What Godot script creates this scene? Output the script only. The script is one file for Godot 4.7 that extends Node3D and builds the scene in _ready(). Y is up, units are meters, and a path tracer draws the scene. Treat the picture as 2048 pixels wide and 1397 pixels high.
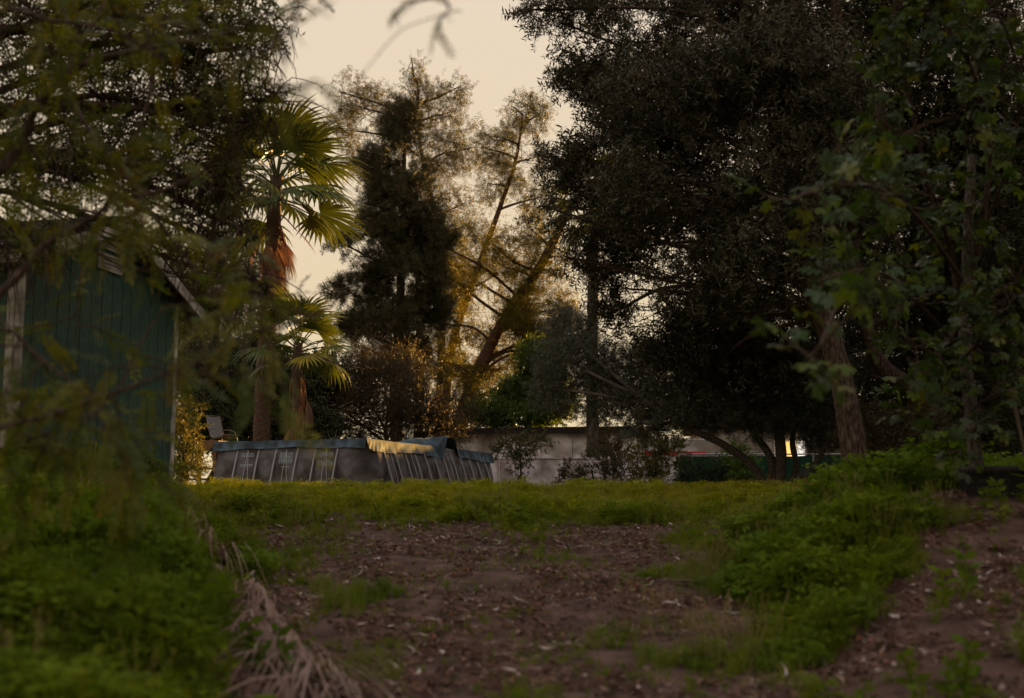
extends Node3D
# A back yard at sunset: a rising dirt drive between weedy banks, a covered frame pool, a green shed, palms and tall trees.
# Metres, y up. The photographer stands at the origin on the drive, looking along -z and a little upwards.

class Shape:
	var v := PackedVector3Array()
	var n := PackedVector3Array()
	var c := PackedColorArray()
	var i := PackedInt32Array()
	func leaf(base: Vector3, dir: Vector3, side: Vector3, col: Color, bulge := 0.45) -> void:
		# a pointed blade of two triangles: dir is its length, side half its width
		var k := v.size()
		var nn := side.cross(dir).normalized()
		v.append(base); v.append(base + dir * bulge + side); v.append(base + dir); v.append(base + dir * bulge - side)
		for _q in 4:
			n.append(nn); c.append(col)
		i.append_array([k, k + 2, k + 1, k, k + 3, k + 2])
	func quad(a: Vector3, b: Vector3, d: Vector3, e: Vector3, col := Color.WHITE) -> void:
		# a, b, d, e run clockwise seen from the front
		var k := v.size()
		var nn := (d - a).cross(b - a).normalized()
		v.append(a); v.append(b); v.append(d); v.append(e)
		for _q in 4:
			n.append(nn); c.append(col)
		i.append_array([k, k + 1, k + 2, k, k + 2, k + 3])
	func tri(a: Vector3, b: Vector3, d: Vector3, col := Color.WHITE) -> void:
		var k := v.size()
		var nn := (d - a).cross(b - a).normalized()
		v.append(a); v.append(b); v.append(d)
		for _q in 3:
			n.append(nn); c.append(col)
		i.append_array([k, k + 1, k + 2])
	func tube(pts: Array, rad: Array, sides := 7, col := Color.WHITE, cap := true) -> void:
		var k0 := v.size()
		var a := Vector3.ZERO
		var m := pts.size()
		for r in m:
			var t: Vector3 = (pts[mini(r + 1, m - 1)] - pts[maxi(r - 1, 0)]).normalized()
			if r == 0:
				a = t.cross(Vector3.UP if absf(t.y) < 0.9 else Vector3.RIGHT).normalized()
			else:
				a = (a - t * a.dot(t)).normalized()
			var b := t.cross(a)
			for j in sides:
				var th := TAU * j / sides
				var o := a * cos(th) + b * sin(th)
				v.append(pts[r] + o * float(rad[r])); n.append(o); c.append(col)
		for r in m - 1:
			for j in sides:
				var p := k0 + r * sides + j
				var q := k0 + r * sides + (j + 1) % sides
				i.append_array([p, p + sides, q, q, p + sides, q + sides])
		if cap and float(rad[m - 1]) > 0.004:
			var t2: Vector3 = (pts[m - 1] - pts[m - 2]).normalized()
			var kc := v.size()
			v.append(pts[m - 1]); n.append(t2); c.append(col)
			for j in sides:
				v.append(v[k0 + (m - 1) * sides + j]); n.append(t2); c.append(col)
			for j in sides:
				i.append_array([kc, kc + 1 + (j + 1) % sides, kc + 1 + j])
	func box(lo: Vector3, hi: Vector3, ch := 0.004) -> void:
		# a box with its twelve edges chamfered by ch
		var e := minf(ch, 0.3 * minf(hi.x - lo.x, minf(hi.y - lo.y, hi.z - lo.z)))
		var m := (lo + hi) / 2.0
		var h := (hi - lo) / 2.0
		for ax in 3:
			var u := (ax + 1) % 3
			var w := (ax + 2) % 3
			for s in [-1.0, 1.0]:
				var q := []
				for st in [[-1, -1], [1, -1], [1, 1], [-1, 1]]:
					var p := Vector3.ZERO
					p[ax] = s * h[ax]; p[u] = st[0] * (h[u] - e); p[w] = st[1] * (h[w] - e)
					q.append(m + p)
				if s > 0: quad(q[0], q[3], q[2], q[1])
				else: quad(q[0], q[1], q[2], q[3])
			for su in [-1.0, 1.0]:
				for sw in [-1.0, 1.0]:
					var p0 := Vector3.ZERO
					p0[ax] = h[ax] - e; p0[u] = su * h[u]; p0[w] = sw * (h[w] - e)
					var p1 := p0
					p1[u] = su * (h[u] - e); p1[w] = sw * h[w]
					var g0 := p0; g0[ax] = -p0[ax]
					var g1 := p1; g1[ax] = -p1[ax]
					if su * sw < 0: quad(m + p0, m + p1, m + g1, m + g0)
					else: quad(m + p1, m + p0, m + g0, m + g1)
	func prism(face: Array, depth: Vector3) -> void:
		# face: corners counter-clockwise seen from the side that depth points away from
		var m := face.size()
		for k in range(1, m - 1):
			tri(face[0], face[k + 1], face[k])
			tri(face[0] + depth, face[k] + depth, face[k + 1] + depth)
		for k in m:
			var a: Vector3 = face[k]
			var b: Vector3 = face[(k + 1) % m]
			quad(a, b, b + depth, a + depth)
	func grid(rows: int, cols: int, p: PackedVector3Array, flip := false, around := false) -> void:
		var k0 := v.size()
		for r in rows:
			for q in cols:
				var ql := (q - 1 + cols) % cols if around else maxi(q - 1, 0)
				var qr := (q + 1) % cols if around else mini(q + 1, cols - 1)
				var dr := p[mini(r + 1, rows - 1) * cols + q] - p[maxi(r - 1, 0) * cols + q]
				var dc := p[r * cols + qr] - p[r * cols + ql]
				var nn := dr.cross(dc).normalized()
				v.append(p[r * cols + q]); n.append(-nn if flip else nn); c.append(Color.WHITE)
		for r in rows - 1:
			for q in (cols if around else cols - 1):
				var a := k0 + r * cols + q
				var b := k0 + r * cols + (q + 1) % cols
				if flip: i.append_array([a, a + cols, b, b, a + cols, b + cols])
				else: i.append_array([a, b, a + cols, b, b + cols, a + cols])
	func done() -> ArrayMesh:
		var arr := []
		arr.resize(Mesh.ARRAY_MAX)
		arr[Mesh.ARRAY_VERTEX] = v; arr[Mesh.ARRAY_NORMAL] = n; arr[Mesh.ARRAY_COLOR] = c; arr[Mesh.ARRAY_INDEX] = i
		var am := ArrayMesh.new()
		am.add_surface_from_arrays(Mesh.PRIMITIVE_TRIANGLES, arr)
		return am

const EYE := 1.6
var rng := RandomNumberGenerator.new()
var soft := FastNoiseLite.new()
var clump := FastNoiseLite.new()
var used := {}
var M := {}

func numbered(called: String) -> String:
	var k: int = used.get(called, 0)
	used[called] = k + 1
	return called if k == 0 else "%s_%03d" % [called, k]

func tag(o: Node3D, label: String, category: String, group := "", kind := "") -> Node3D:
	o.set_meta("label", label); o.set_meta("category", category)
	if group: o.set_meta("group", group)
	if kind: o.set_meta("kind", kind)
	return o

func thing(called: String, label: String, category: String, at := Vector3.ZERO, turn := 0.0, group := "") -> Node3D:
	var o := Node3D.new()
	o.name = numbered(called)
	add_child(o)
	o.position = at; o.rotation.y = turn
	tag(o, label, category, group)
	return o

func part(called: String, mesh: Mesh, mat: Material, parent: Node3D, xf := Transform3D.IDENTITY) -> MeshInstance3D:
	var o := MeshInstance3D.new()
	o.name = numbered(called) if parent == self else called
	o.mesh = mesh; o.material_override = mat; o.transform = xf
	parent.add_child(o, true)
	return o

func many(called: String, mesh: Mesh, mat: Material, parent: Node3D, xfs: Array, cols: PackedColorArray) -> MultiMeshInstance3D:
	var mm := MultiMesh.new()
	mm.transform_format = MultiMesh.TRANSFORM_3D
	mm.use_colors = true
	mm.mesh = mesh
	mm.instance_count = xfs.size()
	for k in xfs.size():
		mm.set_instance_transform(k, xfs[k])
		mm.set_instance_color(k, cols[k])
	var o := MultiMeshInstance3D.new()
	o.name = numbered(called) if parent == self else called
	o.multimesh = mm; o.material_override = mat
	parent.add_child(o, true)
	return o

func rnd(a: float, b: float) -> float: return rng.randf_range(a, b)
func ball() -> Vector3:
	return Vector3(rng.randfn(), rng.randfn(), rng.randfn()).normalized()
func lin(r: float, g: float, b: float) -> Color: return Color(r, g, b).linear_to_srgb()

func aim(y: Vector3, roll: float, s: float) -> Basis:
	# a basis whose y axis points along y
	y = y.normalized()
	var x := y.cross(Vector3.UP if absf(y.y) < 0.95 else Vector3.RIGHT).normalized().rotated(y, roll)
	return Basis(x * s, y * s, x.cross(y) * s)

func curve(p: Array, steps: int) -> Array:
	# a smooth path through the points
	var out := []
	var m := p.size()
	for k in m - 1:
		var a: Vector3 = p[maxi(k - 1, 0)]; var b: Vector3 = p[k]; var d: Vector3 = p[k + 1]; var e: Vector3 = p[mini(k + 2, m - 1)]
		for s in steps:
			out.append(b.cubic_interpolate(d, a, e, float(s) / steps))
	out.append(p[m - 1])
	return out

func taper(count: int, r0: float, r1: float, wob := 0.06) -> Array:
	var out := []
	for k in count:
		out.append(lerpf(r0, r1, float(k) / maxf(count - 1, 1)) * (1.0 + rnd(-wob, wob)))
	return out

func noise_image(size: int, freq: float, oct: int, c0: Color, c1: Color, stretch := Vector2.ONE, sd := 1, contrast := 1.0) -> ImageTexture:
	var f := FastNoiseLite.new()
	f.seed = sd; f.noise_type = FastNoiseLite.TYPE_SIMPLEX_SMOOTH; f.frequency = freq; f.fractal_octaves = oct
	var grey := f.get_seamless_image(size, size)
	var im := Image.create_empty(size, size, false, Image.FORMAT_RGB8)
	for y in size:
		for x in size:
			var g := grey.get_pixel(int(x * stretch.x) % size, int(y * stretch.y) % size).r
			im.set_pixel(x, y, c0.lerp(c1, clampf(0.5 + (g - 0.5) * contrast, 0.0, 1.0)))
	return ImageTexture.create_from_image(im)

func plain(col: Color, rough := 0.8, tex: Texture2D = null, scale := 1.0, relief: Texture2D = null, depth := 0.0, world := false) -> StandardMaterial3D:
	var m := StandardMaterial3D.new()
	m.albedo_color = col; m.roughness = rough; m.metallic_specular = 0.35
	if tex or relief:
		m.uv1_triplanar = true; m.uv1_world_triplanar = world
		m.uv1_scale = Vector3.ONE * scale
	if tex: m.albedo_texture = tex
	if relief:
		m.heightmap_enabled = true; m.heightmap_texture = relief; m.heightmap_scale = depth
	return m

func leafy(through: Color, rough := 0.55, spec := 0.3) -> StandardMaterial3D:
	var m := StandardMaterial3D.new()
	m.albedo_color = Color.WHITE
	m.vertex_color_use_as_albedo = true
	m.roughness = rough; m.metallic_specular = spec
	m.backlight_enabled = true; m.backlight = through
	return m

func make_materials() -> void:
	var dirt := noise_image(512, 0.012, 5, Color(0.62, 0.58, 0.55), Color(1, 1, 1), Vector2.ONE, 3, 1.8)
	var fine := noise_image(512, 0.05, 4, Color(0.3, 0.3, 0.3), Color(1, 1, 1), Vector2.ONE, 9, 1.6)
	var grain := noise_image(512, 0.02, 4, Color(0.72, 0.7, 0.68), Color(1, 1, 1), Vector2(6, 1), 5, 1.6)
	var barkt := noise_image(512, 0.02, 5, Color(0.45, 0.42, 0.4), Color(1, 1, 1), Vector2(4, 1), 7, 2.0)
	var stain := noise_image(512, 0.006, 5, Color(0.66, 0.63, 0.60), Color(1, 1, 1), Vector2.ONE, 11, 2.2)
	M.dirt = plain(lin(0.125, 0.075, 0.06), 0.95, dirt, 0.35, fine, 3.0, true)
	M.green_paint = plain(lin(0.042, 0.095, 0.075), 0.7, grain, 0.5, grain, 0.25)
	M.white_paint = plain(lin(0.46, 0.44, 0.42), 0.7, stain, 0.8, grain, 0.3)
	M.shingle = plain(lin(0.07, 0.06, 0.055), 0.9, fine, 2.0)
	M.wood = plain(lin(0.20, 0.10, 0.045), 0.75, grain, 1.0, grain, 0.3)
	M.old_wood = plain(lin(0.16, 0.12, 0.09), 0.85, grain, 1.5, grain, 0.4)
	M.liner = plain(lin(0.14, 0.135, 0.15), 0.85, stain, 0.5)
	M.liner.metallic_specular = 0.1
	M.steel = plain(lin(0.24, 0.24, 0.26), 0.35)
	M.steel.metallic = 0.35
	M.cover = plain(lin(0.085, 0.125, 0.165), 0.72, stain, 0.7)
	M.cover.metallic_specular = 0.12
	M.rope = plain(lin(0.5, 0.5, 0.5), 0.8)
	M.print = plain(lin(0.27, 0.33, 0.40), 0.5)
	M.sling = plain(lin(0.34, 0.335, 0.345), 0.8, fine, 4.0)
	M.chair_frame = plain(lin(0.10, 0.085, 0.07), 0.4)
	M.bark = plain(lin(0.10, 0.066, 0.05), 0.95, barkt, 0.8, barkt, 2.5)
	M.bark_pale = plain(lin(0.115, 0.078, 0.058), 0.9, barkt, 0.5, barkt, 1.2)
	M.bark_red = plain(lin(0.13, 0.075, 0.05), 0.9, barkt, 0.6, barkt, 2.0)
	M.bark_grey = plain(lin(0.15, 0.13, 0.115), 0.95, barkt, 1.2, barkt, 2.0)
	M.palm_trunk = plain(lin(0.22, 0.15, 0.115), 0.95, barkt, 1.4, fine, 3.0)
	M.wall_paint = plain(lin(0.82, 0.80, 0.82), 0.85, stain, 0.25, fine, 0.2)
	M.block_paint = plain(lin(0.70, 0.645, 0.71), 0.9, stain, 0.3, fine, 0.4)
	M.tan_paint = plain(lin(0.45, 0.36, 0.26), 0.8, stain, 0.3)
	M.siding = plain(lin(0.42, 0.40, 0.40), 0.8, stain, 0.4)
	M.roof_dark = plain(lin(0.05, 0.035, 0.028), 0.9, fine, 1.0)
	M.screen_green = plain(lin(0.03, 0.14, 0.085), 0.8, fine, 3.0)
	M.trailer_white = plain(lin(0.6, 0.6, 0.62), 0.4, stain, 0.4)
	M.trailer_red = plain(lin(0.5, 0.03, 0.05), 0.4)
	M.glow_pane_orange = plain(lin(0.3, 0.25, 0.2), 0.1)
	M.glow_pane_orange.emission_enabled = true; M.glow_pane_orange.emission = lin(0.24, 0.135, 0.036)  # orange glow put into the pane in place of sunset light
	M.glow_pane_pale = plain(lin(0.3, 0.3, 0.3), 0.1)
	M.glow_pane_pale.emission_enabled = true; M.glow_pane_pale.emission = lin(0.18, 0.17, 0.155)  # paler glow put into the second pane likewise
	M.frame_white = plain(lin(0.6, 0.58, 0.55), 0.6)
	M.pot = plain(lin(0.035, 0.032, 0.032), 0.5, fine, 1.0)
	M.pipe = plain(lin(0.03, 0.03, 0.03), 0.45)
	M.soil = plain(lin(0.05, 0.033, 0.024), 0.95, dirt, 1.0)
	M.rust = plain(lin(0.16, 0.06, 0.03), 0.9, fine, 2.0, fine, 1.0)
	M.leaf = leafy(Color(0.95, 0.9, 0.45))
	M.leaf_thick = leafy(Color(0.45, 0.45, 0.25), 0.5, 0.3)
	M.leaf_thin = leafy(Color(1.0, 0.95, 0.5), 0.5, 0.3)
	M.needle = leafy(Color(0.35, 0.33, 0.2), 0.6, 0.25)
	M.weed = leafy(Color(0.95, 0.95, 0.45), 0.75, 0.08)
	M.litter = leafy(Color(0.2, 0.18, 0.15), 0.85, 0.2)
	M.frond = leafy(Color(0.7, 0.68, 0.35), 0.45, 0.4)
	M.frond_dead = leafy(Color(0.6, 0.5, 0.38), 0.8, 0.2)
	M.bark_v = leafy(Color(0.02, 0.02, 0.02), 0.9, 0.2)

# ---- the lie of the land ----
func table(d: float, t: Array) -> float:
	for k in t.size() - 1:
		if d < t[k + 1][0]:
			return lerpf(t[k][1], t[k + 1][1], smoothstep(t[k][0], t[k + 1][0], d))
	return t[t.size() - 1][1]

func toe_left(d: float) -> float: return -0.81 - (d - 6.5) * (0.31 if d > 6.5 else 0.12)
func toe_right(d: float) -> float: return 1.07 + (d - 6.5) * 0.13 + maxf(d - 12.0, 0.0) * 0.2

func land(x: float, z: float) -> float:
	var d := -z
	var h := -1.5 + 0.093 * d
	if d > 18.5:
		h = lerpf(h, 0.33, smoothstep(18.0, 21.0, d)) if d < 21.0 else 0.33
	var w := 0.25 * soft.get_noise_2d(x * 40.0, z * 40.0)
	h += table(d, [[0.0, 0.15], [4.5, 0.3], [7.5, 0.55], [10.0, 0.6], [13.0, 0.70], [16.5, 0.50], [20.5, 0.06], [24.0, 0.0]]) * smoothstep(0.0, 1.3, toe_left(d) - x + w)
	h += table(d, [[0.0, 0.1], [5.0, 0.15], [8.0, 0.36], [11.0, 0.66], [14.0, 0.5], [17.0, 0.32], [20.0, 0.22], [25.0, 0.05], [31.0, 0.0]]) * smoothstep(0.0, 2.0, x - toe_right(d) + w)
	h += 0.035 * soft.get_noise_2d(x * 60.0, z * 60.0) + 0.02 * soft.get_noise_2d(x * 190.0, z * 190.0)
	return EYE + h

func bare(x: float, z: float) -> float:
	# 1 where the drive is bare earth under fallen leaves, 0 where weeds stand thick
	var d := -z
	var w := soft.get_noise_2d(x * 55.0 + 300.0, z * 55.0)
	var fine := soft.get_noise_2d(x * 160.0, z * 160.0 + 90.0)
	var b := smoothstep(-0.55, 0.35, x - toe_left(d) - 0.6 * smoothstep(6.5, 10.0, d) + 0.9 * w + 0.3 * fine)
	var right_edge := toe_right(d) + table(d, [[0.0, 0.6], [8.0, 0.3], [11.0, -0.25], [16.0, 0.0]])
	b *= smoothstep(-0.4, 0.4, right_edge - x + 1.1 * w + 0.4 * fine)
	b *= 1.0 - smoothstep(13.6, 16.4, d + 2.6 * w + 0.8 * fine)
	# the cut face of the bank below the pot
	var face := smoothstep(0.0, 0.5, x - 1.0 - 0.62 * (d - 6.5) + 1.2 * w) * smoothstep(0.2, 1.0, 10.1 - d + 1.2 * w)
	face = maxf(face, smoothstep(0.5, 0.0, Vector2(x - 4.0, z + 10.6).length() - 0.75 + w * 0.4))
	b = maxf(b, face)
	var strip := Vector2(x, z) - Geometry2D.get_closest_point_to_segment(Vector2(x, z), Vector2(-2.0, -9.9), Vector2(-0.72, -4.6))
	b = maxf(b, smoothstep(0.5, 0.22, strip.length() + 0.3 * w))
	strip = Vector2(x, z) - Geometry2D.get_closest_point_to_segment(Vector2(x, z), Vector2(-3.3, -12.8), Vector2(-2.0, -9.9))
	b = maxf(b, smoothstep(0.34, 0.12, strip.length() + 0.2 * w))
	# thin green patches on the drive
	var patch := maxf(smoothstep(1.0, 0.2, Vector2((x - 0.25) / 0.75, (d - 11.8) / 1.5).length()), smoothstep(1.0, 0.3, Vector2((x - 1.0) / 0.85, (d - 7.2) / 2.0).length()))
	patch = maxf(patch, smoothstep(1.0, 0.3, Vector2((x + 0.1) / 0.8, (d - 6.4) / 0.8).length()) * 0.8)
	return clampf(b - 0.5 * patch * (0.5 + 1.3 * fine), 0.0, 1.0)

# ---- leaves and crowns ----
func spray(count: int, length: float, ll: float, lw: float, spread: float, droop: float) -> ArrayMesh:
	# one twig along +y that carries count leaves
	var s := Shape.new()
	var pts := []
	var bend := Vector3(rnd(-0.3, 0.3), 0, rnd(-0.3, 0.3)) * length
	for k in 4:
		var t := k / 3.0
		pts.append(Vector3(0, length * t, 0) + bend * t * t + Vector3(0, -droop * length * t * t * 0.5, 0))
	s.tube(pts, [lw * 0.30, lw * 0.25, lw * 0.18, lw * 0.08], 3, Color(1.3, 0.9, 0.7), false)
	for k in count:
		var t := 0.12 + 0.88 * (k + rnd(0, 0.8)) / count
		var base := Vector3(0, length * t, 0) + bend * t * t + Vector3(0, -droop * length * t * t * 0.5, 0)
		var az := k * 2.4 + rnd(-0.5, 0.5)
		var dir := (Vector3(cos(az), 0, sin(az)) * spread + Vector3(0, rnd(0.25, 0.9) - droop, 0)).normalized()
		var side := dir.cross(ball()).normalized()
		var g := rnd(0.65, 1.35)
		s.leaf(base, dir * ll * rnd(0.7, 1.2), side * lw * 0.5 * rnd(0.8, 1.2), Color(g * rnd(0.9, 1.15), g, g * rnd(0.8, 1.1)))
	return s.done()

func tuft(count: int, length: float, wide: float) -> ArrayMesh:
	# a bottlebrush of needles round a short twig along +y
	var s := Shape.new()
	s.tube([Vector3.ZERO, Vector3(0, length * 2.2, 0)], [0.012, 0.004], 3, Color(1.5, 1.0, 0.8), false)
	for k in count:
		var t := rnd(0.3, 2.2)
		var az := k * 2.4
		var dir := (Vector3(cos(az), 0, sin(az)) + Vector3(0, rnd(0.4, 1.3), 0)).normalized()
		var g := rnd(0.6, 1.4)
		s.leaf(Vector3(0, length * t, 0), dir * length * rnd(0.8, 1.2), dir.cross(ball()).normalized() * wide, Color(g, g, g), 0.5)
	return s.done()

func fill(tree: Node3D, lobes: Array, count: int, meshes: Array, mat: Material, c0: Color, c1: Color, size: Vector2, gap: float, freq: float, hang := 0.0, shell := 0.42) -> void:
	# leaf sprays through the crown's volume, thinned to clumps by noise
	var total := 0.0
	var w := []
	for l in lobes:
		var r: Vector3 = l[1]
		w.append(pow(r.x * r.y * r.z, 0.72)); total += w[w.size() - 1]
	var xs := []
	var cs := []
	for _m in meshes:
		xs.append([]); cs.append(PackedColorArray())
	for k in lobes.size():
		var ctr: Vector3 = lobes[k][0] - tree.position
		var r: Vector3 = lobes[k][1]
		var want := int(count * w[k] / total)
		for _q in want:
			var dirn := ball()
			var rr := pow(rng.randf(), shell) * (1.0 + 0.22 * clump.get_noise_3d(dirn.x * 60 + k * 50, dirn.y * 60, dirn.z * 60))
			var p := ctr + dirn * rr * r
			var wp := (p + tree.position) * freq
			if clump.get_noise_3d(wp.x, wp.y, wp.z) < gap:
				continue
			var out := (dirn * 0.8 + ball() * 0.9 + Vector3(0, 0.25 - hang, 0)).normalized()
			var v := rng.randi() % meshes.size()
			xs[v].append(Transform3D(aim(out, rnd(0, TAU), rnd(size.x, size.y)), p))
			var tone := 0.5 + 0.5 * clump.get_noise_3d(wp.x * 1.7 + 91, wp.y * 1.7, wp.z * 1.7)
			cs[v].append(c0.lerp(c1, clampf(tone + rnd(-0.3, 0.3), 0, 1)))
	for v in meshes.size():
		many("crown", meshes[v], mat, tree, xs[v], cs[v]).set_meta("kind", "stuff")

func branches(tree: Node3D, path: Array, lobes: Array, r0: float, mat: Material, subs: int, from := 0.25, sag := 0.0) -> void:
	# a limb from the trunk's path to each lobe, forking towards its rim
	for l in lobes:
		var ctr: Vector3 = l[0] - tree.position
		var r: Vector3 = l[1]
		var best := 0
		var bd := 1e9
		for k in range(int(path.size() * from), path.size()):
			var q: Vector3 = path[k]
			var low := maxf(q.y - ctr.y + 0.35 * Vector2(q.x - ctr.x, q.z - ctr.z).length(), 0.0)
			var dd := q.distance_to(ctr) + 2.5 * low
			if dd < bd:
				bd = dd; best = k
		var a: Vector3 = path[best]
		var s := Shape.new()
		var mid := a.lerp(ctr, 0.5) + Vector3(rnd(-0.12, 0.12), rnd(-0.02, 0.12) + sag, rnd(-0.12, 0.12)) * a.distance_to(ctr)
		var main := curve([a, mid, ctr, ctr + (ctr - mid).normalized() * r.length() * 0.3], 4)
		s.tube(main, taper(main.size(), r0, r0 * 0.25), 6)
		for _k in subs:
			var b0: Vector3 = main[rng.randi_range(int(main.size() * 0.35), main.size() - 1)]
			var b1 := ctr + ball() * r * rnd(0.7, 1.0)
			var bm := b0.lerp(b1, 0.5) + ball() * 0.12 * b0.distance_to(b1)
			var pth := curve([b0, bm, b1], 3)
			s.tube(pth, taper(pth.size(), r0 * 0.28, r0 * 0.06), 4)
			for _j in 2:
				var c1 := b1 + ball() * r * 0.35
				s.tube([bm, bm.lerp(c1, 0.6) + ball() * 0.08, c1], [r0 * 0.13, r0 * 0.09, r0 * 0.04], 3)
		part("limb", s.done(), mat, tree)

func stem(tree: Node3D, called: String, pts: Array, r0: float, r1: float, mat: Material, flare := 1.35, wob := 0.05) -> Array:
	var path := curve(pts, 8)
	var rad := taper(path.size(), r0, r1, wob)
	for k in 4:
		rad[k] *= lerpf(flare, 1.0, k / 4.0)
	var s := Shape.new()
	s.tube(path, rad, 12)
	part(called, s.done(), mat, tree)
	return path

func fan(radius: float, segs: int, arc: float, limp: float, dead: bool) -> ArrayMesh:
	# a palm fan: stalk along +y up to the hub at y = 1, then folded segments; +z is its upper side
	var s := Shape.new()
	var base := Color(0.75, 0.75, 0.6) if not dead else Color(1, 0.85, 0.8)
	s.tube([Vector3.ZERO, Vector3(0, 0.5, 0.04), Vector3(0, 1.0, 0)], [0.03, 0.022, 0.014], 4, base, false)
	for k in segs:
		var t := (k + 0.5) / segs * 2.0 - 1.0
		var an := t * arc * 0.5
		var ln := radius * (1.0 - 0.28 * t * t) * rnd(0.88, 1.06)
		var dir := Vector3(sin(an), cos(an), 0)
		var side := Vector3(cos(an), -sin(an), 0)
		var g := rnd(0.75, 1.25)
		var col := Color(g * rnd(0.9, 1.15), g, g)
		var hub := Vector3(0, 1.0, 0)
		var half := radius * arc / segs * 0.30
		var prev_l := hub; var prev_r := hub; var prev_m := hub
		var steps := 5
		var lp := limp * rnd(0.7, 1.4)
		for q in range(1, steps + 1):
			var f := float(q) / steps
			var wdt := half * (f / 0.55 if f < 0.55 else (1.0 - f) / 0.45 * 0.95 + 0.05)
			var down := -0.10 * f * f - lp * pow(f, 2.6) + 0.10 * absf(t) * f
			var m := hub + dir * ln * f * (1.0 - 0.25 * lp * f * f) + Vector3(0, 0, down * ln)
			var l := m - side * wdt + Vector3(0, 0, -0.35 * wdt)
			var r := m + side * wdt + Vector3(0, 0, -0.35 * wdt)
			if q == 1:
				s.tri(hub, l, m, col); s.tri(hub, m, r, col)
			else:
				s.quad(prev_l, l, m, prev_m, col); s.quad(prev_m, m, r, prev_r, col)
			prev_l = l; prev_r = r; prev_m = m
	return s.done()

func frond_at(tree: Node3D, mesh: Mesh, mat: Material, called: String, hub: Vector3, az: float, el: float, size: float, twist := 0.0) -> void:
	# y axis along the stalk, z axis (upper side) towards the sky
	var y := Vector3(cos(az) * cos(el), sin(el), sin(az) * cos(el))
	var up := Vector3(-cos(az) * sin(el), cos(el), -sin(az) * sin(el))
	var b := Basis(y.cross(up), y, up).rotated(y, twist)
	part(called, mesh, mat, tree, Transform3D(b * Basis.from_scale(Vector3.ONE * size), hub))

func pinnate(pairs: int, length: float, ll: float, lw: float) -> ArrayMesh:
	var s := Shape.new()
	var pt := func(t: float) -> Vector3: return Vector3(0, length * t, -0.35 * length * t * t)
	s.tube([Vector3.ZERO, pt.call(0.5), pt.call(1.0)], [0.003, 0.0025, 0.0012], 3, Color(1.1, 0.9, 0.6), false)
	for k in pairs:
		var t := 0.18 + 0.78 * k / (pairs - 1.0)
		for sd in [-1.0, 1.0]:
			var dir := Vector3(sd, 0.45 + rnd(-0.15, 0.15), rnd(-0.45, 0.1)).normalized()
			var g := rnd(0.75, 1.25)
			s.leaf(pt.call(t), dir * ll * rnd(0.8, 1.15), dir.cross(Vector3(0, rnd(-0.3, 0.3), 1)).normalized() * lw * 0.5, Color(g * rnd(0.9, 1.2), g, g), 0.55)
	s.leaf(pt.call(1.0), Vector3(0, 1, -0.4) * ll, Vector3(lw * 0.5, 0, 0), Color.WHITE, 0.55)
	return s.done()

func lobed(size: float, fingers: int) -> ArrayMesh:
	# a hand-shaped leaf on a stalk; the blade lies in the plane of x and y, the upper side is +z
	var s := Shape.new()
	s.tube([Vector3.ZERO, Vector3(0, size * 0.5, 0.05 * size), Vector3(0, size, 0)], [0.006, 0.005, 0.004], 3, Color(1.2, 1.0, 0.7), false)
	# a rounded, lobed blade that droops towards its rim
	var hub := Vector3(0, size, 0)
	var steps := 6 * fingers
	var curl := rnd(0.2, 0.55)
	var lean := rnd(-0.25, 0.25)
	var last := hub
	for k in steps + 1:
		var an := (k / float(steps) * 2.0 - 1.0) * 2.35
		var lobe := absf(cos(an / 2.35 * PI * 0.5 * fingers + (PI * 0.5 if fingers % 2 == 0 else 0.0)))
		var r := size * (1.0 - 0.3 * absf(an) / 2.35) * (0.60 + 0.40 * pow(lobe, 0.7)) * rnd(0.94, 1.06)
		var p := hub + Vector3(sin(an) * r, cos(an) * r, -curl * r * r / size + lean * sin(an) * r + rnd(-0.05, 0.05) * size)
		if k > 0:
			var g := rnd(0.9, 1.1)
			s.tri(hub, last, p, Color(g, g, g))
		last = p
	return s.done()

func weed_clump(leaves: int, high: float) -> ArrayMesh:
	# three-part leaves on thin stalks
	var s := Shape.new()
	for k in leaves:
		var az := k * 2.4
		var out := rnd(0.02, 0.13)
		var top := Vector3(cos(az) * out, high * rnd(0.45, 1.0), sin(az) * out)
		var g := rnd(0.7, 1.3)
		var col := Color(g * rnd(0.85, 1.15), g, g)
		var sd := Vector3(-sin(az), 0, cos(az)) * 0.0018
		var ft := Vector3(top.x * 0.3, 0, top.z * 0.3)
		s.quad(ft - sd, top - sd, top + sd, ft + sd, col)
		for q in 3:
			var a2 := az + q * 2.1 + rnd(-0.3, 0.3)
			var dir := Vector3(cos(a2), rnd(-0.45, 0.35), sin(a2)).normalized() * rnd(0.018, 0.03)
			s.leaf(top, dir, dir.cross(Vector3.UP).normalized() * rnd(0.010, 0.015), col, 0.72)
	return s.done()

func grass_tuft(blades: int, high: float) -> ArrayMesh:
	var s := Shape.new()
	for k in blades:
		var az := rnd(0, TAU)
		var o := Vector3(rnd(-0.05, 0.05), 0, rnd(-0.05, 0.05))
		var lean := Vector3(cos(az), 0, sin(az)) * rnd(0.1, 0.6) * high
		var h := high * rnd(0.5, 1.0)
		var sd := Vector3(-sin(az), 0, cos(az)) * 0.003
		var m := o + lean * 0.35 + Vector3(0, h * 0.62, 0)
		var g := rnd(0.75, 1.3)
		var col := Color(g * rnd(0.9, 1.2), g, g)
		s.quad(o - sd, m - sd * 0.8, m + sd * 0.8, o + sd, col)
		s.tri(m - sd * 0.8, o + lean + Vector3(0, h, 0), m + sd * 0.8, col)
	return s.done()

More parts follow.
